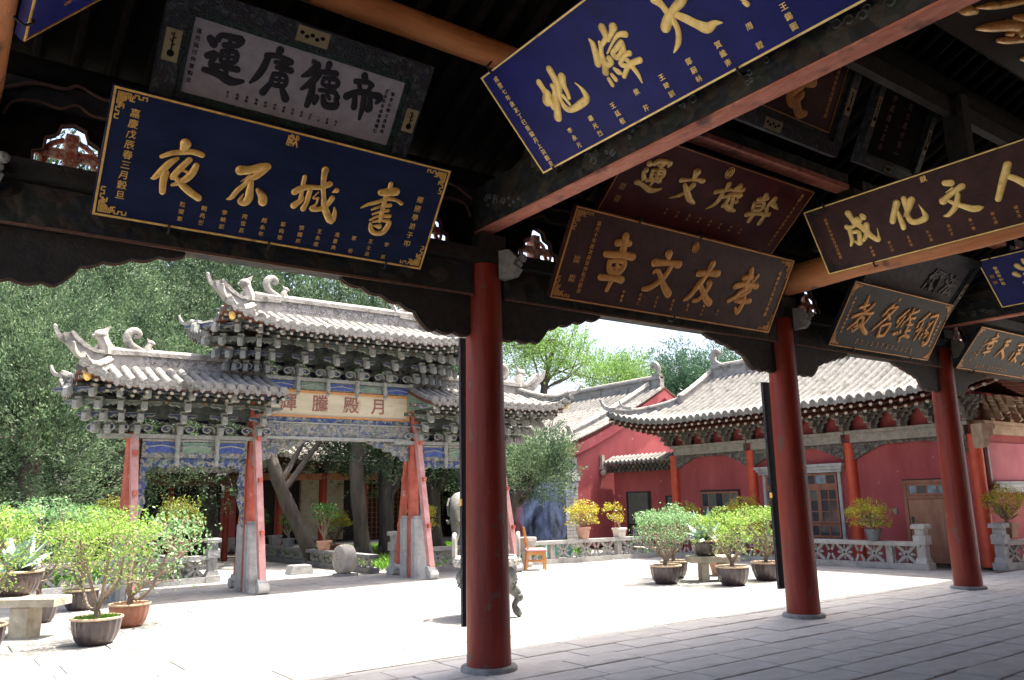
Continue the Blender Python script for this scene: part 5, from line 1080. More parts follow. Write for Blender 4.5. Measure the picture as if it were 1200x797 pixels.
# small far window between the two far columns
m = MB(); m.box((HX+.09, 14.6, .4), (HX+.118, 16.0, 1.75)); w2 = m.build('window', 'dark', hall)
frame_grid(w2, HX+.088, 14.64, 15.96, .45, 1.70, 5, 3, .03, 'wood', ['shutter', 'glass'])
roof, T, H = tiled_roof(hall, 'roof', (19.85, 12.55), 'Y', 5.65, 2.95, 3.95, .52, 3.66, 5.20, .42, .235, .075, 1.25, front=(-1,))
ridge_line(roof, [(19.85, 12.55-3.95, 5.17), (19.85, 12.55+3.95, 5.17)], .17, .36, mats=('ridge', 'ridge'))
for s in (-1, 1):
    for sx in (-1, 1):
        tt = np.linspace(0, .52, 5); pts = [T(s*3.95, sx*2.95*t, H(3.94, 2.95*t)+.03) for t in tt]
        ridge_line(roof, pts, .13, .24, 'verge_ridge', mats=('ridge', 'ridge')); beast(roof, pts[-1], (sx, 0) if True else (0, s), .7)
        pts = [T(s*(3.95+1.7*(t-.52)/.48), sx*2.95*t, H(s*(3.95+1.7*(t-.52)/.48), sx*2.95*t)+.03) for t in np.linspace(.52, .96, 6)]
        ridge_line(roof, pts, .11, .16, 'corner_ridge', mats=('ridge', 'ridge')); e = Vector(pts[-1])
        prong(roof, e+Vector((0, 0, .1)), (sx*.5, s*.8), .9); prong(roof, e.lerp(Vector(pts[-3]), .6)+Vector((0, 0, .14)), (sx*.5, s*.8), .7)
    m = MB(); y = 12.55+s*3.9
    m.prism([(-1.6, H(3.95, 1.6)-.9*0-5.2), (1.6, H(3.95, 1.6)-5.2), (.0, -.02)], (19.85, y, 5.2), (1, 0, 0), (0, 0, 1), .1); m.build('gable', 'hallred2', hall)
    scroll(roof, (19.85, 12.55+s*3.75, 5.5), (0, s), .95)

# ================================================================== GABLED HALL behind, with dark doorway
h2 = thing('gabled_hall', (22.3, 27, 0), 'older red hall with plain gable wall and grey brick pier, behind the incense smoke', 'temple hall')
EX, GYY = 17.25, 21.0
m = MB(); n_ = []
prof = [(17.75, 0), (27.0, 0), (27.0, 3.35), (24.6, 4.35), (22.3, 5.55), (20.0, 4.35), (17.75, 3.35)]
m.prism(prof, (0, GYY+.15, 0), (1, 0, 0), (0, 0, 1), .3); m.build('gable_wall', 'hallred2', h2)
m = MB(); m.box((27, GYY+.304, 0), (27.3, 33, 3.3)); m.box((18.9, GYY+.304, 0), (19.1, 33, 3.2)); m.build('wall', 'hallred2', h2)
m = MB(); m.box((17.42, GYY-.06, 0), (17.94, GYY+.8, 2.95)); pier = m.build('brick_pier', 'joint', h2)
for r in range(26):
    for q in range(2 if r % 2 else 3):
        z = .01+r*.112; x0 = 17.415 if q == 0 else 17.415+(.265*q if r % 2 == 0 else .265*q) - (.0 if r % 2 else .13)
        x1 = min(17.945, 17.415+.265*(q+1)-(.0 if r % 2 else .13)-.012)
        if x1-x0 > .04: mm = MB(); mm.box((x0, GYY-.072, z), (x1, GYY-.055, z+.1)); mm.build('brick', 'brickgrey', pier)
m = MB(); prev = None
tt = np.linspace(0, 1, 9); ph = lambda x: 3.28+(5.62-3.28)*max(0, 1-abs(x-22.3)/5.1)**1.25
X = list(np.linspace(17.2, 27.4, 25))
for a, b_ in zip(X[:-1], X[1:]): m.prism([(a, ph(a)-.42), (b_, ph(b_)-.42), (b_, ph(b_)-.10), (a, ph(a)-.10)], (0, GYY-.1, 0), (1, 0, 0), (0, 0, 1), .08)
m.build('bargeboard', 'hallred2', h2)
m = MB(); m.box((19.0, GYY-.14, 2.55), (19.2, GYY-.01, 2.66)); m.box((19.04, GYY-.12, 2.662), (19.16, GYY-.01, 3.05)); m.smooth = True; m.ball((19.1, GYY-.1, 2.45), .13, 8, 6, (1, .8, .9)); m.build('wall_corbel', 'stonewarm', h2)
m = MB(); m.box((17.6, GYY-.14, 2.32), (18.0, GYY-.07, 2.42)); m.box((17.62, GYY-.2, 2.18), (17.95, GYY-.07, 2.317)); m.box((17.68, GYY-.16, 1.98), (17.9, GYY-.07, 2.177)); m.build('pier_cap', 'stone', h2)
for y in (24.2, 27.2, 30.2):
    m = MB(); m.smooth = True; m.tube([(17.9, y, 0), (17.9, y, 3.1)], .16, 16); m.build('column', 'hallcol', h2)
m = MB(); m.box((17.8, GYY+.8, 2.75), (18.0, 33, 3.1)); m.build('front_beam', 'hallcarve', h2)
m = MB(); m.box((18.87, 21.4, .1), (18.895, 32.6, 2.7)); m.build('dark_doorway', 'dark', h2)
roof, T, H = tiled_roof(h2, 'roof', (22.3, 27.0), 'Y', 6.15, 5.15, 6.15, 0, 3.35, 5.62, .0, .30, .085, 1.25, front=(-1,), sides=False)
ridge_line(roof, [(22.3, 20.95, 5.58), (22.3, 33.1, 5.58)], .2, .44, mats=('ridge', 'ridge'))
pts = [(22.3-5.15*t, 21.55, H(-5.45, 5.15*t)+.03) for t in np.linspace(0, .78, 8)]
ridge_line(roof, pts, .16, .22, 'verge_ridge', mats=('ridge', 'ridge')); beast(roof, (pts[-1][0]-.1, 21.55, pts[-1][2]), (-1, 0), .95)
pts = [(22.3+5.15*t, 21.55, H(-5.45, 5.15*t)+.03) for t in np.linspace(0, .78, 5)]; ridge_line(roof, pts, .16, .22, 'verge_ridge', mats=('ridge', 'ridge'))
scroll(roof, (22.3, 21.3, 5.95), (0, -1), 1.1)

# low wall linking the halls, with its own little tiled coping and two dark openings
lw = thing('link_wall', (19.75, 19, 0), 'red wall with small tiled coping and two dark openings, between the two red halls', 'wall')
m = MB(); m.box((19.6, 17.0, 0), (19.9, 20.92, 2.75)); m.build('wall', 'hallred2', lw)
m = MB(); m.box((19.38, 17.0, 2.50), (19.6, 20.9, 2.56)); m.box((19.30, 17.0, 2.563), (19.6, 20.9, 2.63)); m.box((19.22, 17.0, 2.633), (19.6, 20.9, 2.68))
k = 17.05
while k < 20.85: m.box((19.24, k, 2.44), (19.59, k+.09, 2.498)); m.box((19.16, k+.02, 2.57), (19.24, k+.10, 2.63)); k += .2
m.build('cornice', 'hallcarve', lw)
tiled_roof(lw, 'coping_roof', (19.6, 18.95), 'Y', 1.95, .48, 1.95, 0, 2.76, 2.98, 0, .2, .05, 1.0, rafters=False, front=(-1,), sides=False)
for (ya, yb, za, zb) in ((17.35, 18.55, .25, 1.62), (19.2, 20.35, .2, 1.78)):
    m = MB(); m.box((19.58, ya, za), (19.597, yb, zb)); ob = m.build('opening', 'dark', lw)
    m = MB(); m.box((19.56, ya+.12, za+.52), (19.577, yb-.12, zb-.04)); m.build('shutter', 'shutter', ob)
    frame_grid(ob, 19.575, ya+.3, yb-.2, za+.04, za+.46, 2, 1, .04, 'wood', ['glasspale'])
m = MB(); m.box((19.55, 17.0, .02), (19.598, 20.9, .1)); m.build('wall_foot', 'stone', lw)

# ================================================================== STONE BALUSTRADES
def flower_panel(w, h, holes=False):
    m = MB(); m.smooth = False; c = (0, 0, h/2)
    m.prism([(math.cos(PI/4*k+PI/8)*.062, math.sin(PI/4*k+PI/8)*.062) for k in range(8)], (0, 0, h/2), (1, 0, 0), (0, 0, 1), .06)
    for s in (-1, 1):
        for q in (-1, 1):
            m.beam((s*.03, 0, h/2+q*.03), (s*h*.62, 0, h/2+q*h*.5), .055, .055, (0, 1, 0))
            m.beam((s*(w/2-.0), 0, h/2+q*h*.1), (s*(w/2-h*.2), 0, h/2+q*h*.5), .05, .03, (0, 1, 0))
            m.smooth = True; m.ball((s*.095, 0, h/2+q*.085), .045, 8, 5, (1, .8, 1)); m.smooth = False
        m.smooth = True; m.ball((s*.12, 0, h/2), .045, 8, 5, (1.3, .8, .7)); m.ball((0, 0, h/2+s*.095), .04, 8, 5, (.7, .8, 1.2)); m.smooth = False
    m.mi = 1; m.smooth = True; m.tube([(0, -.037, h/2), (0, -.041, h/2)], .022, 8); m.smooth = False
    return m.mesh('carved_panel', ['stonepale', 'dark'])
FP = flower_panel(.62, .30)
def post_mb(x, y, h, s=.13, m=None):
    m = m or MB()
    m.box((x-s*1.15, y-s*1.15, 0), (x+s*1.15, y+s*1.15, .14)); m.prism([(-s*1.1, .14), (s*1.1, .14), (s*.75, .24), (-s*.75, .24)], (x, y, 0), (1, 0, 0), (0, 0, 1), s*1.7)
    m.box((x-s*.7, y-s*.7, .235), (x+s*.7, y+s*.7, h*.55)); m.cbox((x-s, y-s, h*.55+.002), (x+s, y+s, h*.76), .02); m.box((x-s*.72, y-s*.72, h*.76+.002), (x+s*.72, y+s*.72, h*.90)); m.cbox((x-s*1.12, y-s*1.12, h*.90+.002), (x+s*1.12, y+s*1.12, h), .02)
    return m
def balustrade(label, x0, y0, x1, y1, mk='stonepale', rail=.56, posts=(True, True), low=False, inter=1.9):
    t = thing('stone_balustrade', ((x0+x1)/2, (y0+y1)/2, 0), label, 'balustrade', 'stone balustrades round the court')
    L = math.hypot(x1-x0, y1-y0); ang = math.atan2(y1-y0, x1-x0)
    def bar(a, b_, z0, z1, w, name):
        m = MB(); p0 = Vector((x0+(x1-x0)*a/L, y0+(y1-y0)*a/L, (z0+z1)/2)); p1 = Vector((x0+(x1-x0)*b_/L, y0+(y1-y0)*b_/L, (z0+z1)/2)); m.beam(p0, p1, w, z1-z0); m.build(name, mk, t)
    k = max(1, round(L/2.2))
    for i in range(k):
        bar(L*i/k+.004, L*(i+1)/k-.004, .0+.001*i, .12, .26, 'base_course'); bar(L*i/k+.004, L*(i+1)/k-.004, rail-.085, rail+.001*i, .24, 'rail')
    n = max(1, int(L/.66)); wd = L/n
    for i in range(n):
        u = (i+.5)*wd
        if i % 3 == 2:
            uu = (i+1)*wd
            if uu < L-.2:
                m = MB(); cx, cy = x0+(x1-x0)*uu/L, y0+(y1-y0)*uu/L; m.box((cx-.07, cy-.07, .12), (cx+.07, cy+.07, rail-.086)); m.build('short_post', mk, t)
        o = link('carved_panel', FP, t, (x0+(x1-x0)*u/L, y0+(y1-y0)*u/L, .125), ang)
        o.scale = (wd/.66*.97, 1, (rail-.21)/.30)
    for f, (px, py) in zip(posts, ((x0, y0), (x1, y1))):
        if f: post_mb(px, py, .92 if f is True else f).build('end_post', mk, t)
    return t
balustrade('long pale stone balustrade with flower-cross panels in front of the red hall window', 16.72, 15.9, 16.98, 8.95, posts=(.56, .92))
balustrade('pale stone balustrade running behind the wooden chair to the corner', 9.0, 16.95, 16.6, 16.05, posts=(.95, False))
balustrade('grey stone balustrade behind the left pots, ending in a moulded post', -4.5, 18.45, 5.35, 18.45, 'stone', posts=(True, True))
balustrade('short stone balustrade stub with chunky post at the right edge by the hall', 17.95, 7.85, 21.2, 7.55, posts=(.92, True))
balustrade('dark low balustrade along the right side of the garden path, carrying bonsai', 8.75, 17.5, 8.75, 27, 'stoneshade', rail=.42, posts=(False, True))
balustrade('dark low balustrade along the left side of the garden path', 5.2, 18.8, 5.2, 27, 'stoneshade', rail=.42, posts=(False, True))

# ================================================================== SMALLER STONE AND METAL THINGS
t = thing('drum_stone', (8.05, 17.6, 0), 'round carved drum stone with spiral face, standing beside the path through the gateway', 'drum stone')
m = MB(); m.smooth = False; ux = Vector((.80, -.60, 0)); nn = Vector((.60, .80, 0))   # disc axis roughly along the view
ax = Vector((-.99, -.10, 0)); sid = Vector((-.10, .99, 0)); up = Vector((0, 0, 1)); c0 = Vector((8.05, 17.6, .36))
m.smooth = True
prof = [(.02, -.17), (.25, -.17), (.29, -.15), (.31, -.08), (.31, .08), (.29, .15), (.25, .17), (.02, .17)]
k = 28; vs = []; fs = []
for r, z in prof:
    for j in range(k): a = 2*PI*j/k; vs.append(c0+ax*z+(sid*math.cos(a)+up*math.sin(a)*1.05)*r)
for i in range(len(prof)-1):
    for j in range(k): fs.append((i*k+j, i*k+(j+1) % k, (i+1)*k+(j+1) % k, (i+1)*k+j))
m.add(vs, fs); m.build('drum', 'stonecream', t)
m = MB(); m.smooth = True; m.tube([c0+ax*.170+(sid*math.cos(a)+up*math.sin(a))*(.235*(1-a/26)) for a in np.linspace(0, 20, 70)], .008, 5); m.tube([c0-ax*.170+(sid*math.cos(a)+up*math.sin(a))*(.235*(1-a/26)) for a in np.linspace(0, 20, 70)], .008, 5); m.build('spiral_carving', 'stonewarm', t)
m = MB(); m.box((7.85, 17.4, 0), (8.3, 17.8, .05)); m.build('foot_slab', 'stonepale', t)
m = MB(); m.prism([(-.28, 0), (.28, 0), (.22, .2), (-.22, .2)], (7.5, 18.9, 0), (1, 0, 0), (0, 0, 1), .4); props(m.build('mounting_block', 'stone'), 'low grey stone block standing in the path opening left of the drum stone', 'stone block')

def bench(x, y, ang, L, W, hh, label, mk):
    t = thing('stone_bench', (x, y, 0), label, 'bench', 'stone benches among the potted shrubs')
    c, s = math.cos(ang), math.sin(ang); P = lambda a, b_, z: (x+a*c-b_*s, y+a*s+b_*c, z)
    def bx(a0, a1, b0, b1, z0, z1, nm, ch=.015):
        m = MB(); m.cbox((a0, b0, z0), (a1, b1, z1), ch); m.v = [P(*v) for v in m.v]; m.build(nm, mk, t)
    bx(-L/2, L/2, -W/2, W/2, hh-.11, hh, 'slab_top'); bx(-L*.27, -L*.12, -W*.38, W*.38, 0, hh-.112, 'leg'); bx(L*.12, L*.27, -W*.38, W*.38, 0, hh-.112, 'leg')
bench(1.08, 12.75, -.65, 1.55, .42, .50, 'thick sandstone slab bench at the left edge, carrying an agave pot', 'stonewarm')
bench(12.55, 10.75, -.65, .95, .5, .46, 'grey slab bench on block legs amid the right-hand pots, carrying an agave pot', 'stonewarm')

# censer
cx, cy = 6.62, 9.75
t = thing('incense_burner', (cx, cy, 0), 'grey cast metal tripod incense burner mostly hidden by the nearest red column', 'incense burner')
m = MB(); m.smooth = True; m.lathe([(.05, .30), (.22, .31), (.36, .38), (.43, .50), (.42, .60), (.36, .66), (.35, .70)], (cx, cy, 0), 36); m.build('bowl', 'iron', t)
m = MB(); m.lathe([(.38, .70), (.46, .70), (.47, .72), (.47, .81), (.45, .83), (.40, .83), (.38, .76)], (cx, cy, 0), 36)
for k in range(26): a = 2*PI*k/26; m.ball((cx+.475*math.cos(a), cy+.475*math.sin(a), .765), .022, 6, 4)
m.build('rim', 'ironpale', t)
m = MB(); m.smooth = True
for k in range(90):
    a, z = rnd.uniform(0, 6.28), rnd.uniform(.42, .62); R = .43-abs(z-.53)*.25; m.ball((cx+R*math.cos(a), cy+R*math.sin(a), z), .016, 6, 4)
props(m.build('relief', 'iron', t), kind='stuff')
va = Vector((math.sin(.938), -math.cos(.938), 0))
for s in (-1, 1):
    m = MB(); m.smooth = True; q = Vector((cx, cy, 0))+va*s*.45; tt = va*s
    f2 = Vector((-va.y, va.x, 0))
    m.tube(smooth_path([q+f2*.12+up*.82, q+f2*.13+up*1.0, q+f2*.09+up*1.12, q-f2*.09+up*1.12, q-f2*.13+up*1.0, q-f2*.12+up*.82]), .028, 8)
    m.tube(smooth_path([q+f2*.05+up*.83, q+f2*.07+up*.95, q+up*1.04, q-f2*.07+up*.95, q-f2*.05+up*.83]), .016, 6)
    m.build('handle', 'ironpale', t)
for k in range(3):
    a = -.65+k*2*PI/3; d = Vector((math.cos(a), math.sin(a), 0)); q = Vector((cx, cy, 0))
    m = MB(); m.smooth = True; m.tube(smooth_path([q+d*.34+up*.40, q+d*.43+up*.28, q+d*.38+up*.16, q+d*.42+up*.07, q+d*.47+up*.02]), [.085, .08, .075, .07, .062, .05, .042, .04, .042, .045, .05, .055, .055, .05, .045, .04, .03][:17], 8); m.ball(q+d*.44+up*.27, .07, 8, 6); m.build('leg', 'iron', t)

# wooden chair
def chair(x, y, ang):
    t = thing('wooden_chair', (x, y, 0), 'orange-brown wooden chair with pink padded seat in front of the balustrade', 'chair')
    c, s = math.cos(ang), math.sin(ang); P = lambda a, b_, z: Vector((x+a*c-b_*s, y+a*s+b_*c, z))
    for a, b_ in ((.2, .2), (.2, -.2)): m = MB(); m.beam(P(a, b_, 0), P(a*.95, b_*.95, .43), .045, .045, (c, s, 0)); m.build('leg', 'chairwood', t)
    for b_ in (.19, -.19):
        m = MB(); m.beam(P(-.25, b_, 0), P(-.19, b_, .43), .045, .045, (c, s, 0)); m.build('leg', 'chairwood', t)
        m = MB(); m.beam(P(-.19, b_, .43), P(-.27, b_, .93), .045, .04, (c, s, 0)); m.build('back_post', 'chairwood', t)
    m = MB(); m.beam(P(-.275, -.2, .92), P(-.275, .2, .92), .04, .09); m.beam(P(-.215, -.19, .56), P(-.215, .19, .56), .03, .06)
    for b_ in (-.1, 0, .1): m.beam(P(-.22, b_, .57), P(-.268, b_, .9), .05 if b_ else .09, .02, (c, s, 0))
    m.build('backrest', 'chairwood', t)
    m = MB(); m.beam(P(-.2, .2, .38), P(.2, .2, .38), .03, .07); m.beam(P(-.2, -.2, .38), P(.2, -.2, .38), .03, .07); m.beam(P(.2, -.2, .38), P(.2, .2, .38), .03, .07); m.beam(P(-.22, .19, .2), P(.2, .2, .2), .02, .03); m.beam(P(-.22, -.19, .2), P(.2, -.2, .2), .02, .03); m.build('seat_frame', 'chairwood', t)
    m = MB(); m.smooth = True; R = [(a*.24, b_*.24) for a, b_ in ((-1, -.9), (-.9, -1), (.9, -1), (1, -.9), (1, .9), (.9, 1), (-.9, 1), (-1, .9))]
    vs = [P(a, b_, .42) for a, b_ in R]+[P(a, b_, .455) for a, b_ in R]+[P(a*.8, b_*.8, .485) for a, b_ in R]
    m.add(vs, [tuple(range(7, -1, -1))]+[(i, (i+1) % 8, 8+(i+1) % 8, 8+i) for i in range(8)]+[(8+i, 8+(i+1) % 8, 16+(i+1) % 8, 16+i) for i in range(8)]+[tuple(range(16, 24))]); m.build('seat', 'seatpink', t)
chair(11.8, 15.35, -.55)
m = MB(); m.lathe([(.13, 0), (.15, .08), (.12, .12), (.13, .3), (.2, .52), (.27, .62), (.27, .70), (.22, .70)], (12.1, 16.1, .0), 6); m.v = [(x, y, z*1.0) for x, y, z in m.v]
props(m.build('stone_planter', 'stonepale', loose_at=(12.1, 16.1, 0)), 'six-sided white stone planter on a stem, just behind the wooden chair', 'planter')
for i, (x, y, a) in enumerate(((13.35, 16.95, .5), (13.9, 16.85, -.6))):
    m = MB(); m.box((x-.22, y-.015, .1), (x+.22, y+.015, .5), a); props(m.build('teal_board', 'teal'), ['teal board leaning behind the balustrade, nearer the chair', 'second teal board leaning behind the balustrade, farther from the chair'][i], 'board', 'teal boards behind the balustrade')

# elephant statue
t = thing('elephant_statue', (12.1, 18.7, 0), 'grey stone elephant statue, partly hidden by a yellow shrub and the nearest column', 'statue')
ex, ey = 11.95, 18.6; Q = lambda a, b_, z: (ex+a*.8-b_*.6, ey+a*.6+b_*.8, z)      # faces left-front
m = MB(); m.smooth = True
m.tube(smooth_path([Q(1.1, 0, 1.15), Q(.8, 0, 1.25), Q(.3, 0, 1.32), Q(-.1, 0, 1.30)]), [.18, .26, .33, .37, .40, .42, .43, .43, .42, .38, .34, .30, .26], 16)
m.tube(smooth_path([Q(-.05, 0, 1.35), Q(-.35, 0, 1.55), Q(-.6, 0, 1.42), Q(-.72, 0, 1.1), Q(-.68, 0, .8), Q(-.8, 0, .62)]), [.25, .29, .32, .32, .30, .27, .24, .21, .19, .17, .15, .14, .13, .12, .115, .11, .105, .10, .095, .09, .085], 12)
for a in (.85, .05):
    for b_ in (-.22, .22): m.tube([Q(a, b_, 1.15), Q(a, b_, .75), Q(a, b_, .42)], [.18, .14, .15], 10)
for b_ in (-1, 1):
    m.prism([(0, 0), (.12, .2), (.05, .45), (-.15, .5), (-.28, .3), (-.22, .05)], Q(-.3, b_*.27, 1.18), (.8, .6, 0), (0, 0, 1), .05)
    m.tube(smooth_path([Q(-.55, b_*.14, 1.2), Q(-.75, b_*.16, 1.05), Q(-.9, b_*.17, 1.12)]), [.045]*5+[.04, .035, .025, .015], 6)
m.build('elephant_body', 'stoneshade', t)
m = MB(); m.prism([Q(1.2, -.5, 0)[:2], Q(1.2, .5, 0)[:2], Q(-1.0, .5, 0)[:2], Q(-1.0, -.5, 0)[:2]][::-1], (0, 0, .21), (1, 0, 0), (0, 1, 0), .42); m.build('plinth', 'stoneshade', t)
# ================================================================== POTTED PLANTS
def pot(t, x, y, z, R, h, kind):
    mk = {'glaze': 'potglaze', 'red': 'potred', 'terra': 'terracotta', 'white': 'potwhite', 'grey': 'potgrey', 'brown': 'potbrown'}[kind]
    m = MB(); m.smooth = True
    if kind in ('glaze', 'red'):
        m.lathe([(R*.62, 0), (R*.66, .01), (R*.80, h*.2), (R*.92, h*.5), (R*.97, h*.8), (R*.96, h*.93)], (x, y, z), 72, flute=.05, nf=18); m.build('pot_body', mk, t)
        m = MB(); m.smooth = True; m.tube([(x+R*.98*math.cos(a), y+R*.98*math.sin(a), z+h*.96) for a in np.linspace(0, 2*PI, 37)], R*.055, 8); m.build('pot_rim', 'potrim', t)
    elif kind in ('white', 'brown'):
        m.smooth = False; a = R*.85; m.add([(x-a*.8, y-a*.8, z), (x+a*.8, y-a*.8, z), (x+a*.8, y+a*.8, z), (x-a*.8, y+a*.8, z), (x-a, y-a, z+h), (x+a, y-a, z+h), (x+a, y+a, z+h), (x-a, y+a, z+h)], [(0, 3, 2, 1), (4, 5, 6, 7), (0, 1, 5, 4), (1, 2, 6, 5), (2, 3, 7, 6), (3, 0, 4, 7)]); m.build('pot_body', mk, t)
        m = MB(); m.cbox((x-a*1.08, y-a*1.08, z+h*.82), (x+a*1.08, y+a*1.08, z+h+.004), .01); m.build('pot_rim', mk, t)
    else:
        m.lathe([(R*.68, 0), (R*.92, h*.84)], (x, y, z), 28); m.build('pot_body', mk, t)
        m = MB(); m.smooth = True; m.lathe([(R*.93, h*.82), (R*1.02, h*.83), (R*1.04, h), (R*.9, h)], (x, y, z), 28); m.build('pot_rim', mk, t)
    m = MB(); m.lathe([(.001, h*.90), (R*.9, h*.88)], (x, y, z), 18, caps=False); m.build('soil', 'soil', t)
def limb(m, p, q, r0, r1, sag=.0, n=6, k=5):
    p = np.array(p, float); q = np.array(q, float); L = np.linalg.norm(q-p); mid = (p+q)/2+nrng.normal(size=3)*L*.09+np.array([0, 0, sag*L]); m1 = p*.65+mid*.35+nrng.normal(size=3)*L*.03
    P = smooth_path([p, m1, mid, q], 3); m.tube(P, list(np.linspace(r0, r1, len(P))), k, caps=False); return P
def shrub(x, y, z, R, h, kind, top, rx, rz_, nl, ls, lm, label, cz=None, lean=(0, 0), stems=6, aspect=.5, moss=False, fill=.8, group='potted shrubs round the court', lo=None, flat=.35):
    rx *= .9
    nl = int(nl*1.4); ls *= .78
    t = thing('potted_shrub', (x, y, z), label, 'potted plant', group)
    pot(t, x, y, z, R, h, kind)
    if moss:
        n = 900; a = nrng.random(n)*2*PI; rr = R*.88*np.sqrt(nrng.random(n)); C = np.stack([x+rr*np.cos(a), y+rr*np.sin(a), z+h*.93+.02*nrng.random(n)], 1)
        C, U, V = leaves(C, .035, .3, 2.0); props(quads('grass_tuft', C, U, V, 'grass', t), kind='stuff')
    m = MB(); m.smooth = True; base = np.array([x, y, z+h*.9]); cx, cy = x+lean[0], y+lean[1]; cz = cz if cz is not None else top-rz_
    tips = []
    trunk = base+np.array([0, 0, .10]); m.tube([base-[0, 0, .03], trunk], [.045, .038], 8, caps=False)
    for s in range(stems):
        a = 2*PI*(s+rnd.random()*.6)/stems; e = np.array([cx+rx*.55*math.cos(a), cy+rx*.55*math.sin(a), cz-rz_*.35+rz_*.5*rnd.random()])
        P = limb(m, trunk, e, .026, .014, -.05)
        for q in range(4):
            st = P[rnd.randint(len(P)//2, len(P)-1)]; v = nrng.normal(size=3); v[2] = abs(v[2])*.8+.15; v /= np.linalg.norm(v)
            e2 = st+v*rx*rnd.uniform(.35, .6); e2[2] = min(e2[2], top-.04)
            P2 = limb(m, st, e2, .011, .006)
            for w_ in range(3):
                v = nrng.normal(size=3); v[2] = abs(v[2])*.7; v /= np.linalg.norm(v); e3 = P2[-2]+v*rx*rnd.uniform(.15, .35); limb(m, P2[-2], e3, .006, .003, k=4); tips.append(e3)
            tips.append(e2)
    m.build('branches', 'twig', t)
    # foliage: clumps round the twig tips plus a broken shell over the crown
    tips = np.array(tips); n1 = int(nl*(1-fill)); n2 = nl-n1
    C1 = tips[nrng.integers(0, len(tips), n1)]+nrng.normal(size=(n1, 3))*rx*.13
    d = unit(n2); d[:, 2] = np.where(d[:, 2] < -.3, -d[:, 2]*.6, d[:, 2]); rad = .55+.45*nrng.random(n2)**.6
    lump = 1+.16*np.sin(d[:, 0]*5+x)*np.cos(d[:, 1]*6+y)+.10*np.sin(d[:, 2]*9+x*3)
    C2 = np.stack([cx+d[:, 0]*rx*rad*lump, cy+d[:, 1]*rx*rad*lump, cz+np.sign(d[:, 2])*np.abs(d[:, 2])**(1-flat)*rz_*rad*lump], 1)
    keep = (np.sin(C2[:, 0]*9+1.3*y)*np.sin(C2[:, 1]*8+x)*np.sin(C2[:, 2]*10)) < .14
    C = np.concatenate([C1, C2[keep]]); C[:, 2] = np.minimum(C[:, 2], top+.05*nrng.random(len(C)))
    if lo: C = C[C[:, 2] > lo]
    C, U, V = leaves(C, ls, aspect, .15)
    props(quads('foliage', C, U, V, lm, t), kind='stuff'); return t
def agave(x, y, z, R, h, label, sc=1.0, kind='glaze'):
    t = thing('potted_agave', (x, y, z), label, 'potted plant', 'potted agaves on the slab benches'); pot(t, x, y, z, R, h, kind)
    for k in range(13):
        a = k*2.4; el = 1.35-.075*k; L = (.62-.012*k)*sc; b0 = Vector((x, y, z+h*.9)); d = Vector((math.cos(a)*math.cos(el), math.sin(a)*math.cos(el), math.sin(el)))
        m = MB(); m.smooth = True; sd_ = Vector((-math.sin(a), math.cos(a), 0)); nn = sd_.cross(d); vs = []; N = 8
        for i in range(N+1):
            u = i/N; wv = .075*sc*(.55+1.4*u*(1-u)*1.6)*(1-u**3)+.002; p = b0+d*L*u-Vector((0, 0, 1))*L*.28*u*u*(k/13)*1.6; p = p+d*0
            vs += [p-sd_*wv+nn*wv*.45, p-nn*wv*.15, p+sd_*wv+nn*wv*.45]
        m.add(vs, [(3*i, 3*i+1, 3*i+4, 3*i+3) for i in range(N)]+[(3*i+1, 3*i+2, 3*i+5, 3*i+4) for i in range(N)])
        m.build('leaf', 'agave', t)
    return t
# --- left group
shrub(1.94, 11.30, 0, .29, .32, 'glaze', 1.60, .70, 0.44, 3744, 0.055, 'l_bright', 'front shrub of the left group, in dark ribbed pot with mossy grass inside', lean=(.02, 0), moss=True, cz=1.17, fill=.72)
shrub(2.57, 12.62, 0, .27, .31, 'red', 1.56, .78, 0.47, 1224, 0.071, 'l_cool', 'sparse branching shrub in the reddish-brown ribbed pot, left group', lean=(.32, -.1), cz=1.12, stems=8, fill=.35, aspect=.6)
shrub(.72, 11.38, 0, .30, .34, 'glaze', 1.68, .78, 0.49, 3744, 0.057, 'l_bright', 'bright green shrub in dark pot cut off by the left edge, beside sandstone bench', cz=1.19, lean=(-.05, 0))
agave(1.22, 12.9, .50, .30, .32, 'blue-green agave in a dark pot standing on the sandstone slab bench, left', 1.15)
shrub(1.62, 14.05, 0, .28, .36, 'glaze', 1.75, .95, 0.42, 3744, 0.067, 'l_cool', 'pale green shrub in a dark pot behind the sandstone bench', cz=1.35)
shrub(.55, 14.3, 0, .28, .34, 'glaze', 1.62, .8, 0.42, 2304, 0.067, 'l_bright', 'green shrub farthest left, behind the agave pot', cz=1.25)
shrub(2.35, 15.2, 0, .27, .33, 'glaze', 1.62, .72, 0.38, 2304, 0.067, 'l_bright', 'yellow-green shrub behind the front left shrub, before the outer red strut', cz=1.19)
shrub(3.35, 18.45, .56, 0.15, .28, 'terra', 1.97, .42, 0.36, 1404, 0.067, 'l_mixed', 'small reddish-leaved shrub standing on the grey left balustrade behind the green shrubs', cz=1.51)
shrub(4.62, 18.45, .56, 0.20, .34, 'terra', 1.90, .56, 0.59, 2808, 0.071, 'l_mixed', 'red-tipped shrub in a terracotta pot on the grey left balustrade beside its end post', cz=1.23)
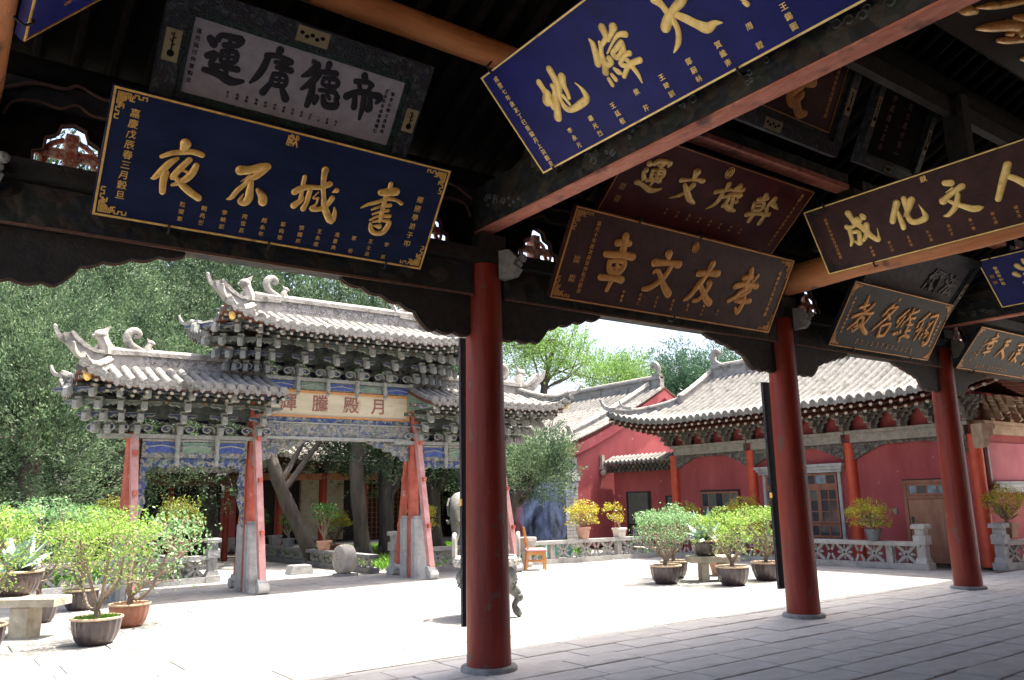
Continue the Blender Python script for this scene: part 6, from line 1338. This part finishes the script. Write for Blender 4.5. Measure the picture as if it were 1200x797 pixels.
# --- right group in the court
shrub(11.56, 11.05, 0, .30, .34, 'glaze', 1.42, .66, 0.42, 3312, 0.055, 'l_cool', 'cool green shrub in a dark pot, leftmost of the right-hand court group', cz=0.99)
shrub(12.4, 11.62, 0, .28, .34, 'glaze', 1.44, .62, 0.42, 2880, 0.057, 'l_cool', 'cool green shrub just behind the leftmost one of the right-hand court group', cz=0.99)
agave(12.45, 10.82, .46, .27, .30, 'blue-green agave in a dark pot on the grey slab bench, right-hand group', 1.1)
shrub(12.14, 9.95, 0, .30, .34, 'glaze', 1.36, .58, 0.42, 3312, 0.052, 'l_bright', 'bright green shrub in a dark pot in front of the grey slab bench', cz=0.94, lean=(-.05, .1))
shrub(13.25, 10.05, 0, .29, .34, 'glaze', 1.42, .62, 0.42, 3024, 0.053, 'l_bright', 'bright green many-stemmed shrub in a dark pot next to the second red column', cz=1.02, stems=9)
shrub(13.5, 11.35, 0, .27, .33, 'terra', 1.10, .4, 0.34, 864, 0.057, 'l_bright', 'low green shrub in a brown pot behind the grey slab bench', cz=0.74)
# --- pots on the balustrades
G1 = 'plants on the stone balustrades'
shrub(14.15, 16.35, .56, 0.19, .30, 'terra', 1.64, .52, 0.43, 2052, 0.067, 'l_yellow', 'yellow shrub in a pink terracotta pot on the balustrade, right of the wooden chair', cz=1.13, group=G1)
shrub(15.3, 16.22, .56, 0.16, .24, 'white', 1.62, .32, 0.28, 453, 0.085, 'l_yellow', 'thin leggy plant in a square cream pot on the balustrade near the corner', cz=1.23, stems=2, group=G1, lean=(-.1, .1), aspect=.6)
shrub(16.74, 15.2, .56, 0.16, .24, 'brown', 1.54, .45, 0.33, 1296, 0.067, 'l_yellow', 'low yellow shrub on the balustrade by the corner, behind the cool green shrubs', cz=1.11, group=G1)
shrub(16.8, 13.3, .56, 0.19, .28, 'terra', 1.64, .55, 0.45, 2376, 0.062, 'l_yellow', 'bright yellow shrub on the balustrade behind the bright green court shrubs', cz=1.09, group=G1)
shrub(16.84, 11.9, .56, 0.16, .26, 'white', 1.42, .45, 0.38, 1512, 0.062, 'l_mixed', 'reddish green shrub on the balustrade just left of the second red column', cz=0.96, group=G1)
shrub(16.88, 9.95, .56, 0.17, .25, 'grey', 1.54, .52, 0.45, 2484, 0.059, 'l_yellow', 'spreading yellow-green shrub in a dark grey pot on the balustrade below the hall window', cz=1.03, group=G1, lean=(-.05, .05), stems=8)
shrub(18.35, 7.85, .62, 0.18, .30, 'brown', 1.78, .48, 0.45, 2052, 0.057, 'l_yellow', 'yellow-green shrub in a square brown box pot at the right edge', cz=1.23, group=G1)
shrub(9.75, 17.05, .56, 0.18, .28, 'terra', 1.67, .42, 0.39, 1728, 0.067, 'l_yellow', 'yellow shrub on the balustrade between the red struts of the gateway', cz=1.21, group=G1)
shrub(11.15, 16.85, .56, 0.19, .28, 'terra', 1.70, .5, 0.45, 2160, 0.067, 'l_yellow', 'yellow shrub in front of the elephant statue, left of the nearest red column', cz=1.19, group=G1)
for i, (px_, py_, tp, rx_, lm_, kd, lb) in enumerate(((8.75, 20.4, 1.35, .42, 'l_dark', 'terra', 'dark green bonsai in a terracotta pot on the path balustrade, nearest the drum stone'), (8.75, 22.9, 1.15, .3, 'l_dark', 'grey', 'little bonsai in a grey pot on the path balustrade, middle of the row'), (8.75, 25.4, 1.2, .3, 'l_dark', 'terra', 'little green bonsai on the path balustrade, third of the row'), (8.75, 26.6, 1.1, .3, 'l_dark', 'terra', 'small sparse bonsai farthest along the path balustrade'))):
    shrub(px_, py_, .42, .2, .24, kd, tp+.25, rx_, .3, 1300, .07, lm_, lb, cz=tp, group='bonsai along the garden path')
for i, (x, y) in enumerate(((8.75, 21.6), (8.75, 24.0))):
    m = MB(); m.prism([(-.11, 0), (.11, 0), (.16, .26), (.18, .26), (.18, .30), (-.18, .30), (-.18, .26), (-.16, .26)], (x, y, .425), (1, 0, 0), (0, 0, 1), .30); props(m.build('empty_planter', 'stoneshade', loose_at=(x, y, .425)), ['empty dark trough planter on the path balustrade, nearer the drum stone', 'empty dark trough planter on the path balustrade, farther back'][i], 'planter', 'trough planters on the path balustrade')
shrub(10.9, 24.6, 0, .3, .35, 'terra', 1.45, .62, 0.42, 1872, 0.076, 'l_yellow', 'clipped round yellow-green bush in a pot on the lawn behind the drum stone', cz=0.99, fill=.95, flat=0)
# a fallen sprig on the paving
n = 60; C = np.stack([2.05+nrng.random(n)*.5, 13.2+nrng.random(n)*.2, .02+nrng.random(n)*.05], 1); C, U, V = leaves(C, .07, .25)
me = quads('fallen_sprig', C, U, V, 'l_dark'); props(link('fallen_sprig', me), 'small green sprig lying on the pale paving between the pots', 'sprig')

# ================================================================== LAWN
n = 26000; A = np.stack([8.95+nrng.random(n)*7.0, 18.0+nrng.random(n)*9, nrng.random(n)*.10+.05], 1); C, U, V = leaves(A, .16, .3, 1.2)
me = quads('lawn', C, U, V, 'grass'); props(link('lawn', me), kind='stuff', label='bright green grass behind the path balustrade')
n = 14000; A = np.stack([-6+nrng.random(n)*11, 19.3+nrng.random(n)*9, nrng.random(n)*.3+.05], 1); C, U, V = leaves(A, .2, .3, .8)
me = quads('undergrowth', C, U, V, 'l_dark'); props(link('undergrowth', me), kind='stuff', label='dark undergrowth beneath the cypresses at the left')

# ================================================================== REAR HALL and garden wall
rh = thing('rear_hall', (14, 30, 0), 'distant hall with red columns, pale wall panels and dark lattice doors seen through the gateway', 'temple hall')
m = MB(); m.box((9.5, 31, 0), (24, 31.3, 3.3)); m.build('wall', 'dark', rh)
for i, x in enumerate((10.9, 12.6, 14.3, 16.6, 19, 21.5)):
    m = MB(); m.smooth = True; m.tube([(x, 29.6, 0), (x, 29.6, 2.75)], .15, 14); m.build('column', 'redcol', rh)
m = MB(); m.box((9.6, 29.5, 2.5), (24, 29.7, 2.75)); m.build('front_beam', 'wood', rh)
m = MB(); m.box((12.2, 30.8, .2), (14.0, 30.98, 2.6)); m.build('wall_panel', 'stonewarm', rh)
m = MB()
for k in range(22): m.box((14.7+k*.2, 30.9, .1), (14.74+k*.2, 30.98, 2.6))
for k in range(12): m.box((14.7, 30.91, .2+k*.2), (19.1, 30.97, .23+k*.2))
m.build('lattice_door', 'wood', rh)
RB = bracket_mesh(2, .24, .16, th=.10, arms=.7)
for x in np.linspace(10, 23.5, 15): link('bracket_set', RB, rh, (x, 29.6, 2.76))
tiled_roof(rh, 'roof', (16.5, 32), 'X', 7.8, 3.9, 5.5, .4, 3.2, 5.2, .5, .34, .10, rafters=True)
m = MB(); m.box((9.3, 29.2, .0), (24, 31, .12)); m.build('plinth', 'stone', rh)
gw = thing('garden_wall', (2, 30, 0), 'red garden wall with pale coping glimpsed under the trees at the left', 'wall')
m = MB(); m.box((-14, 29.8, 0), (9.4, 30.1, 1.9)); m.build('wall', 'hallred2', gw)
m = MB(); m.box((-14, 29.65, 1.95), (9.4, 30.25, 2.05)); m.box((-14, 29.75, 2.053), (9.4, 30.15, 2.16)); m.box((-14, 29.76, .0), (9.4, 29.798, .5)); m.build('coping', 'stonepale', gw)
pv = thing('garden_pavilion', (5.6, 25, 0), 'dim red-columned garden shelter behind the left bay of the gateway', 'pavilion')
for x in (4.2, 6.0, 7.6): m = MB(); m.smooth = True; m.tube([(x, 25, 0), (x, 25, 2.5)], .085, 12); m.build('column', 'redcol', pv)
m = MB(); m.box((3.9, 24.9, 2.2), (7.9, 25.1, 2.5)); m.build('front_beam', 'trim', pv)
m = MB(); m.box((3.9, 26.6, 0), (7.9, 26.8, 2.5)); m.build('back_wall', 'dark', pv)
tiled_roof(pv, 'roof', (5.9, 25.9), 'X', 2.6, 1.7, 1.6, 0, 2.62, 3.5, .25, .3, .09, rafters=False)

# ================================================================== TREES
def crown(t, lobes, n, size, mk, name='crown', aspect=.27):
    """foliage in feathery sprays: each spray is a plume of small leaves along its own outward and upward axis"""
    tot = sum(l[3]*l[3]*l[4] for l in lobes); Cs = []; Ds = []
    for (x, y, z, rx, rz_) in lobes:
        k = int(n*rx*rx*rz_/tot); per = 46; ns = max(6, k//per); k = ns*per; Ls = size*7.5
        d = unit(ns); rad = .35+.6*nrng.random(ns)**.6; S = np.stack([x+d[:, 0]*rx*rad, y+d[:, 1]*rx*rad, z+d[:, 2]*rz_*rad], 1)
        ax = d*.75+unit(ns)*.45+np.array([0, 0, .55]); ax /= np.linalg.norm(ax, axis=1)[:, None]; ln = Ls*(.6+.8*nrng.random(ns))
        u = nrng.random((ns, per)); P = S[:, None, :]+ax[:, None, :]*(u*ln[:, None])[:, :, None]
        P = P+nrng.normal(size=(ns, per, 3))*((.32*(1-u)**.7+.05)*ln[:, None]*.55)[:, :, None]
        Cs.append(P.reshape(-1, 3)); Ds.append(np.repeat(ax, per, axis=0))
    C = np.concatenate(Cs); D = np.concatenate(Ds); n_ = len(C)
    U = D+unit(n_)*.55; U /= np.linalg.norm(U, axis=1)[:, None]; W = np.cross(U, unit(n_)); W /= np.linalg.norm(W, axis=1)[:, None]
    sz = size*(.6+.8*nrng.random(n_))[:, None]
    return props(quads(name, C, U*sz*.5, W*sz*.5*aspect*1.3, mk, t), kind='stuff')
def tree(x, y, label, lobes, n, size, mk, trunk, bark='bark', group='trees round the court', branches=6, name='cypress_tree'):
    """trunk: list of (x, y, z, r)"""
    t = thing(name, (x, y, 0), label, 'tree', group)
    m = MB(); m.smooth = True; P = smooth_path([(a, b_, c) for a, b_, c, r in trunk], 4); Rr = np.interp(np.linspace(0, 1, len(P)), np.linspace(0, 1, len(trunk)), [r for *_, r in trunk])
    Rr = [r*(1+.08*math.sin(i*1.9)) for i, r in enumerate(Rr)]; m.tube(P, Rr, 14)
    for k in range(4): a = k*1.6+.3; m.tube([P[0]+np.array([math.cos(a)*trunk[0][3]*1.5, math.sin(a)*trunk[0][3]*1.5, -.05]), P[0]+np.array([math.cos(a)*trunk[0][3]*.6, math.sin(a)*trunk[0][3]*.6, .5])], [trunk[0][3]*.35, trunk[0][3]*.25], 7)
    tr = m.build('trunk', bark, t); m = MB(); m.smooth = True
    for k in range(branches):
        l = lobes[k % len(lobes)]; s = P[rnd.randint(len(P)//2, len(P)-1)]; e = np.array([l[0]+rnd.uniform(-.4, .4)*l[3], l[1]+rnd.uniform(-.4, .4)*l[3], l[2]+rnd.uniform(-.4, .4)*l[4]])
        Q_ = limb(m, s, e, trunk[-1][3]*.6+.03, .03, .06, k=7)
        for j in range(5):
            q = Q_[rnd.randint(4, len(Q_)-1)]; limb(m, q, q+nrng.normal(size=3)*l[3]*.35, .03, .01, k=5)
    m.build('limbs', bark, t); crown(t, lobes, n, size, mk); return t
def blobs(x, y, z0, z1, r, k, seed):
    q = random.Random(seed); out = []
    for i in range(k):
        u = (i+.5)/k; rr = r*(1.15-.75*u)*q.uniform(.75, 1.1); a = q.uniform(0, 6.28); o = rr*.45
        out.append((x+math.cos(a)*o, y+math.sin(a)*o, z0+(z1-z0)*u, rr*.75, rr*.8))
    return out
tree(2.2, 20.6, 'large grey-green cypress nearest the left edge with foliage down to the pots', blobs(1.6, 21.0, 2.2, 7.3, 2.5, 13, 1), 115000, .078, 'l_cyplight', [(2.2, 20.6, 0, .28), (2.0, 20.8, 2.5, .22), (1.7, 21, 5, .12)])
tree(4.6, 24.0, 'broad green cypress behind the left bay of the gateway', blobs(4.6, 24.5, 3.6, 9.6, 2.7, 13, 2), 115000, .082, 'l_cyplight', [(4.2, 24, 0, .34), (4.5, 24.2, 3, .28), (4.6, 24.5, 6, .14)])
tree(-.8, 23.5, 'dark cypress behind the nearest left one', blobs(-.4, 23.5, 1.8, 9.5, 3.2, 13, 3), 80000, .095, 'l_cyp', [(-.5, 23.5, 0, .35), (-.5, 23.5, 4, .25), (-.4, 23.5, 7, .12)])
tree(7.2, 26.5, 'dark cypress rising behind the main roof of the gateway, left of its middle', blobs(7.2, 27, 4.6, 12, 3.3, 13, 4), 80000, .095, 'l_cyp', [(7.4, 26, 0, .34), (7.3, 26.5, 4, .28), (7.2, 27, 8, .14)])
tree(9.0, 21.4, 'old cypress with thick leaning dark trunk seen through the gateway opening', blobs(10.6, 25.5, 4.6, 9.5, 3.0, 11, 5), 65000, .09, 'l_cyp', [(8.95, 21.4, 0, .24), (8.7, 21.5, .6, .20), (8.15, 21.6, 1.7, .19), (7.75, 21.6, 2.7, .17), (7.6, 22.4, 4.2, .12)], 'barkdark')
tree(10.4, 21.5, 'old cypress with straight ribbed brown trunk right of the drum stone', blobs(10.9, 21.7, 3.9, 7.9, 2.4, 11, 6), 65000, .088, 'l_cyp', [(10.40, 21.5, 0, .27), (10.36, 21.5, .5, .225), (10.20, 21.5, 2, .21), (10.15, 21.5, 2.9, .20), (10.3, 21.5, 4.3, .15)])
tree(11.2, 21.6, 'dark trunked cypress immediately behind the straight brown trunk', blobs(12.2, 23.4, 3.4, 8.6, 2.6, 11, 7), 42000, .11, 'l_cyp', [(11.2, 21.6, 0, .26), (11.15, 21.6, 1.4, .22), (11.3, 22, 3.4, .18)], 'barkdark')
tree(12.7, 21.4, 'multi-trunked dark cypress behind the elephant statue', blobs(13.6, 21.6, 2.6, 6.5, 2.1, 11, 8), 46000, .105, 'l_cyp', [(12.7, 21.4, 0, .32), (12.6, 21.5, 1.4, .28), (12.9, 21.7, 3, .2)], 'barkdark')
tree(15.0, 18.9, 'silvery green juniper reaching over the smoke beside the gabled hall', [(14.6, 18.6, 2.55, .95, .7), (15.1, 19.0, 2.1, .7, .6), (14.2, 18.3, 3.0, .8, .6), (15.3, 19.2, 2.7, .6, .5), (13.8, 18.2, 2.3, .7, .6)], 24000, .075, 'l_cyplight', [(13.6, 18.9, 0, .17), (13.7, 18.9, 1.4, .14), (14.4, 18.8, 2.3, .09)])
tree(-1.5, 30.5, 'tall cypress far back at the left edge', blobs(0, 31, 3, 14, 4.0, 12, 9), 34000, .30, 'l_cyp', [(0, 30.8, 0, .4), (0, 31, 6, .25), (0, 31, 9, .12)])
tree(3.2, 29.5, 'broad dark cypress far back between the left bay of the gateway and the edge', blobs(3.2, 30, 5, 13.5, 4.0, 12, 31), 34000, .26, 'l_cyp', [(3.2, 29.3, 0, .4), (3.2, 29.6, 6, .25), (3.2, 30, 9, .12)])
tree(8.5, 32.0, 'tall cypress far behind the middle of the gateway', blobs(8.5, 33.5, 6, 14.5, 4.2, 12, 10), 34000, .30, 'l_cyp', [(8.5, 33, 0, .4), (8.5, 33.2, 6, .3), (8.5, 33.5, 9, .15)])
tree(15.5, 34, 'tall cypress far back right of the nearest red column', blobs(15.5, 36, 5.5, 12, 4.2, 12, 12), 30000, .28, 'l_cyp', [(15.5, 36, 0, .4), (15.5, 36, 6, .25), (15.5, 36, 8, .14)])
tree(27.5, 36, 'airy light green deciduous tree above the gabled hall roof, dark forked limbs showing', [(27.6, 36, 11.0, 1.6, 1.3), (30.0, 36, 10.6, 1.4, 1.1), (28.6, 36.3, 9.3, 1.7, 1.1), (26.2, 36, 9.6, 1.6, 1.3), (31.4, 36.2, 10.3, 1.0, .8), (30.6, 35.6, 9.2, 1.3, .8), (25.5, 35.6, 11.2, 1.5, 1.2), (33.0, 36.5, 9.2, 1.4, .9)], 34000, .14, 'l_decid', [(28.6, 36.4, 0, .32), (28.6, 36.4, 5, .27), (28.9, 36.2, 8.5, .18), (29.8, 36, 11.2, .08)], 'barkdark', branches=14, name='deciduous_tree')
tree(34.9, 36.5, 'small light green tree top between the two hall roofs', [(34.8, 36.5, 9.0, 1.3, 1.0), (35.8, 36.2, 9.2, 1.0, 1.0), (33.9, 36.5, 8.4, 1.2, .8)], 14000, .14, 'l_decid', [(34.8, 36.5, 0, .25), (34.8, 36.5, 7, .15)], 'barkdark', branches=8, name='deciduous_tree')
for i, (x, y, zt, lb) in enumerate(((40, 39.0, 11.4, 'dark pine behind the red hall roof, leftmost of the group'), (40, 35.9, 11.7, 'dark pine behind the red hall roof, second from the left of the group'), (40, 33.2, 11.1, 'dark pine behind the red hall roof, third from the left of the group'), (40, 30.8, 10.6, 'dark pine behind the red hall roof, rightmost, next to the second red column'), (43, 37.0, 11.0, 'pine standing farther back between the dark pines'))):
    tree(x, y, lb, blobs(x, y, 6.5, zt-.5, 2.4, 9, 20+i), 24000, .16, 'l_pine', [(x, y, 0, .35), (x, y, 5, .25), (x, y, 9.5, .1)], 'barkdark', group='pines beyond the red hall', name='pine_tree')

# ================================================================== INCENSE SMOKE
m = MB(); m.smooth = True; m.ball((16.15, 20.6, 1.7), 1.0, 24, 16, (1.15, .9, 1.75)); sm = m.build('incense_smoke', 'glass'); props(sm, 'blue incense smoke drifting before the dark hall doorway', kind='stuff')
mt = bpy.data.materials.new('smoke'); mt.use_nodes = True; N = mt.node_tree.nodes; L = mt.node_tree.links; N.clear()
o_ = N.new('ShaderNodeOutputMaterial'); pv_ = N.new('ShaderNodeVolumePrincipled'); pv_.inputs['Color'].default_value = (.38, .52, .98, 1)
tc = N.new('ShaderNodeTexCoord'); nz = N.new('ShaderNodeTexNoise'); nz.inputs['Scale'].default_value = 1.6; nz.inputs['Detail'].default_value = 6; nz.inputs['Distortion'].default_value = 1.6; mpp = N.new('ShaderNodeMapping'); mpp.inputs['Scale'].default_value = (1.3, 1.3, .55)
mr = N.new('ShaderNodeMapRange'); mr.inputs[1].default_value = .50; mr.inputs[2].default_value = .72; mr.inputs[3].default_value = 0; mr.inputs[4].default_value = .55
L.new(tc.outputs['Object'], mpp.inputs[0]); L.new(mpp.outputs[0], nz.inputs[0]); L.new(nz.outputs[0], mr.inputs[0]); L.new(mr.outputs[0], pv_.inputs['Density']); L.new(pv_.outputs[0], o_.inputs['Volume'])
sm.data.materials.clear(); sm.data.materials.append(mt)
SC.cycles.volume_step_rate = 4; SC.cycles.max_bounces = 10
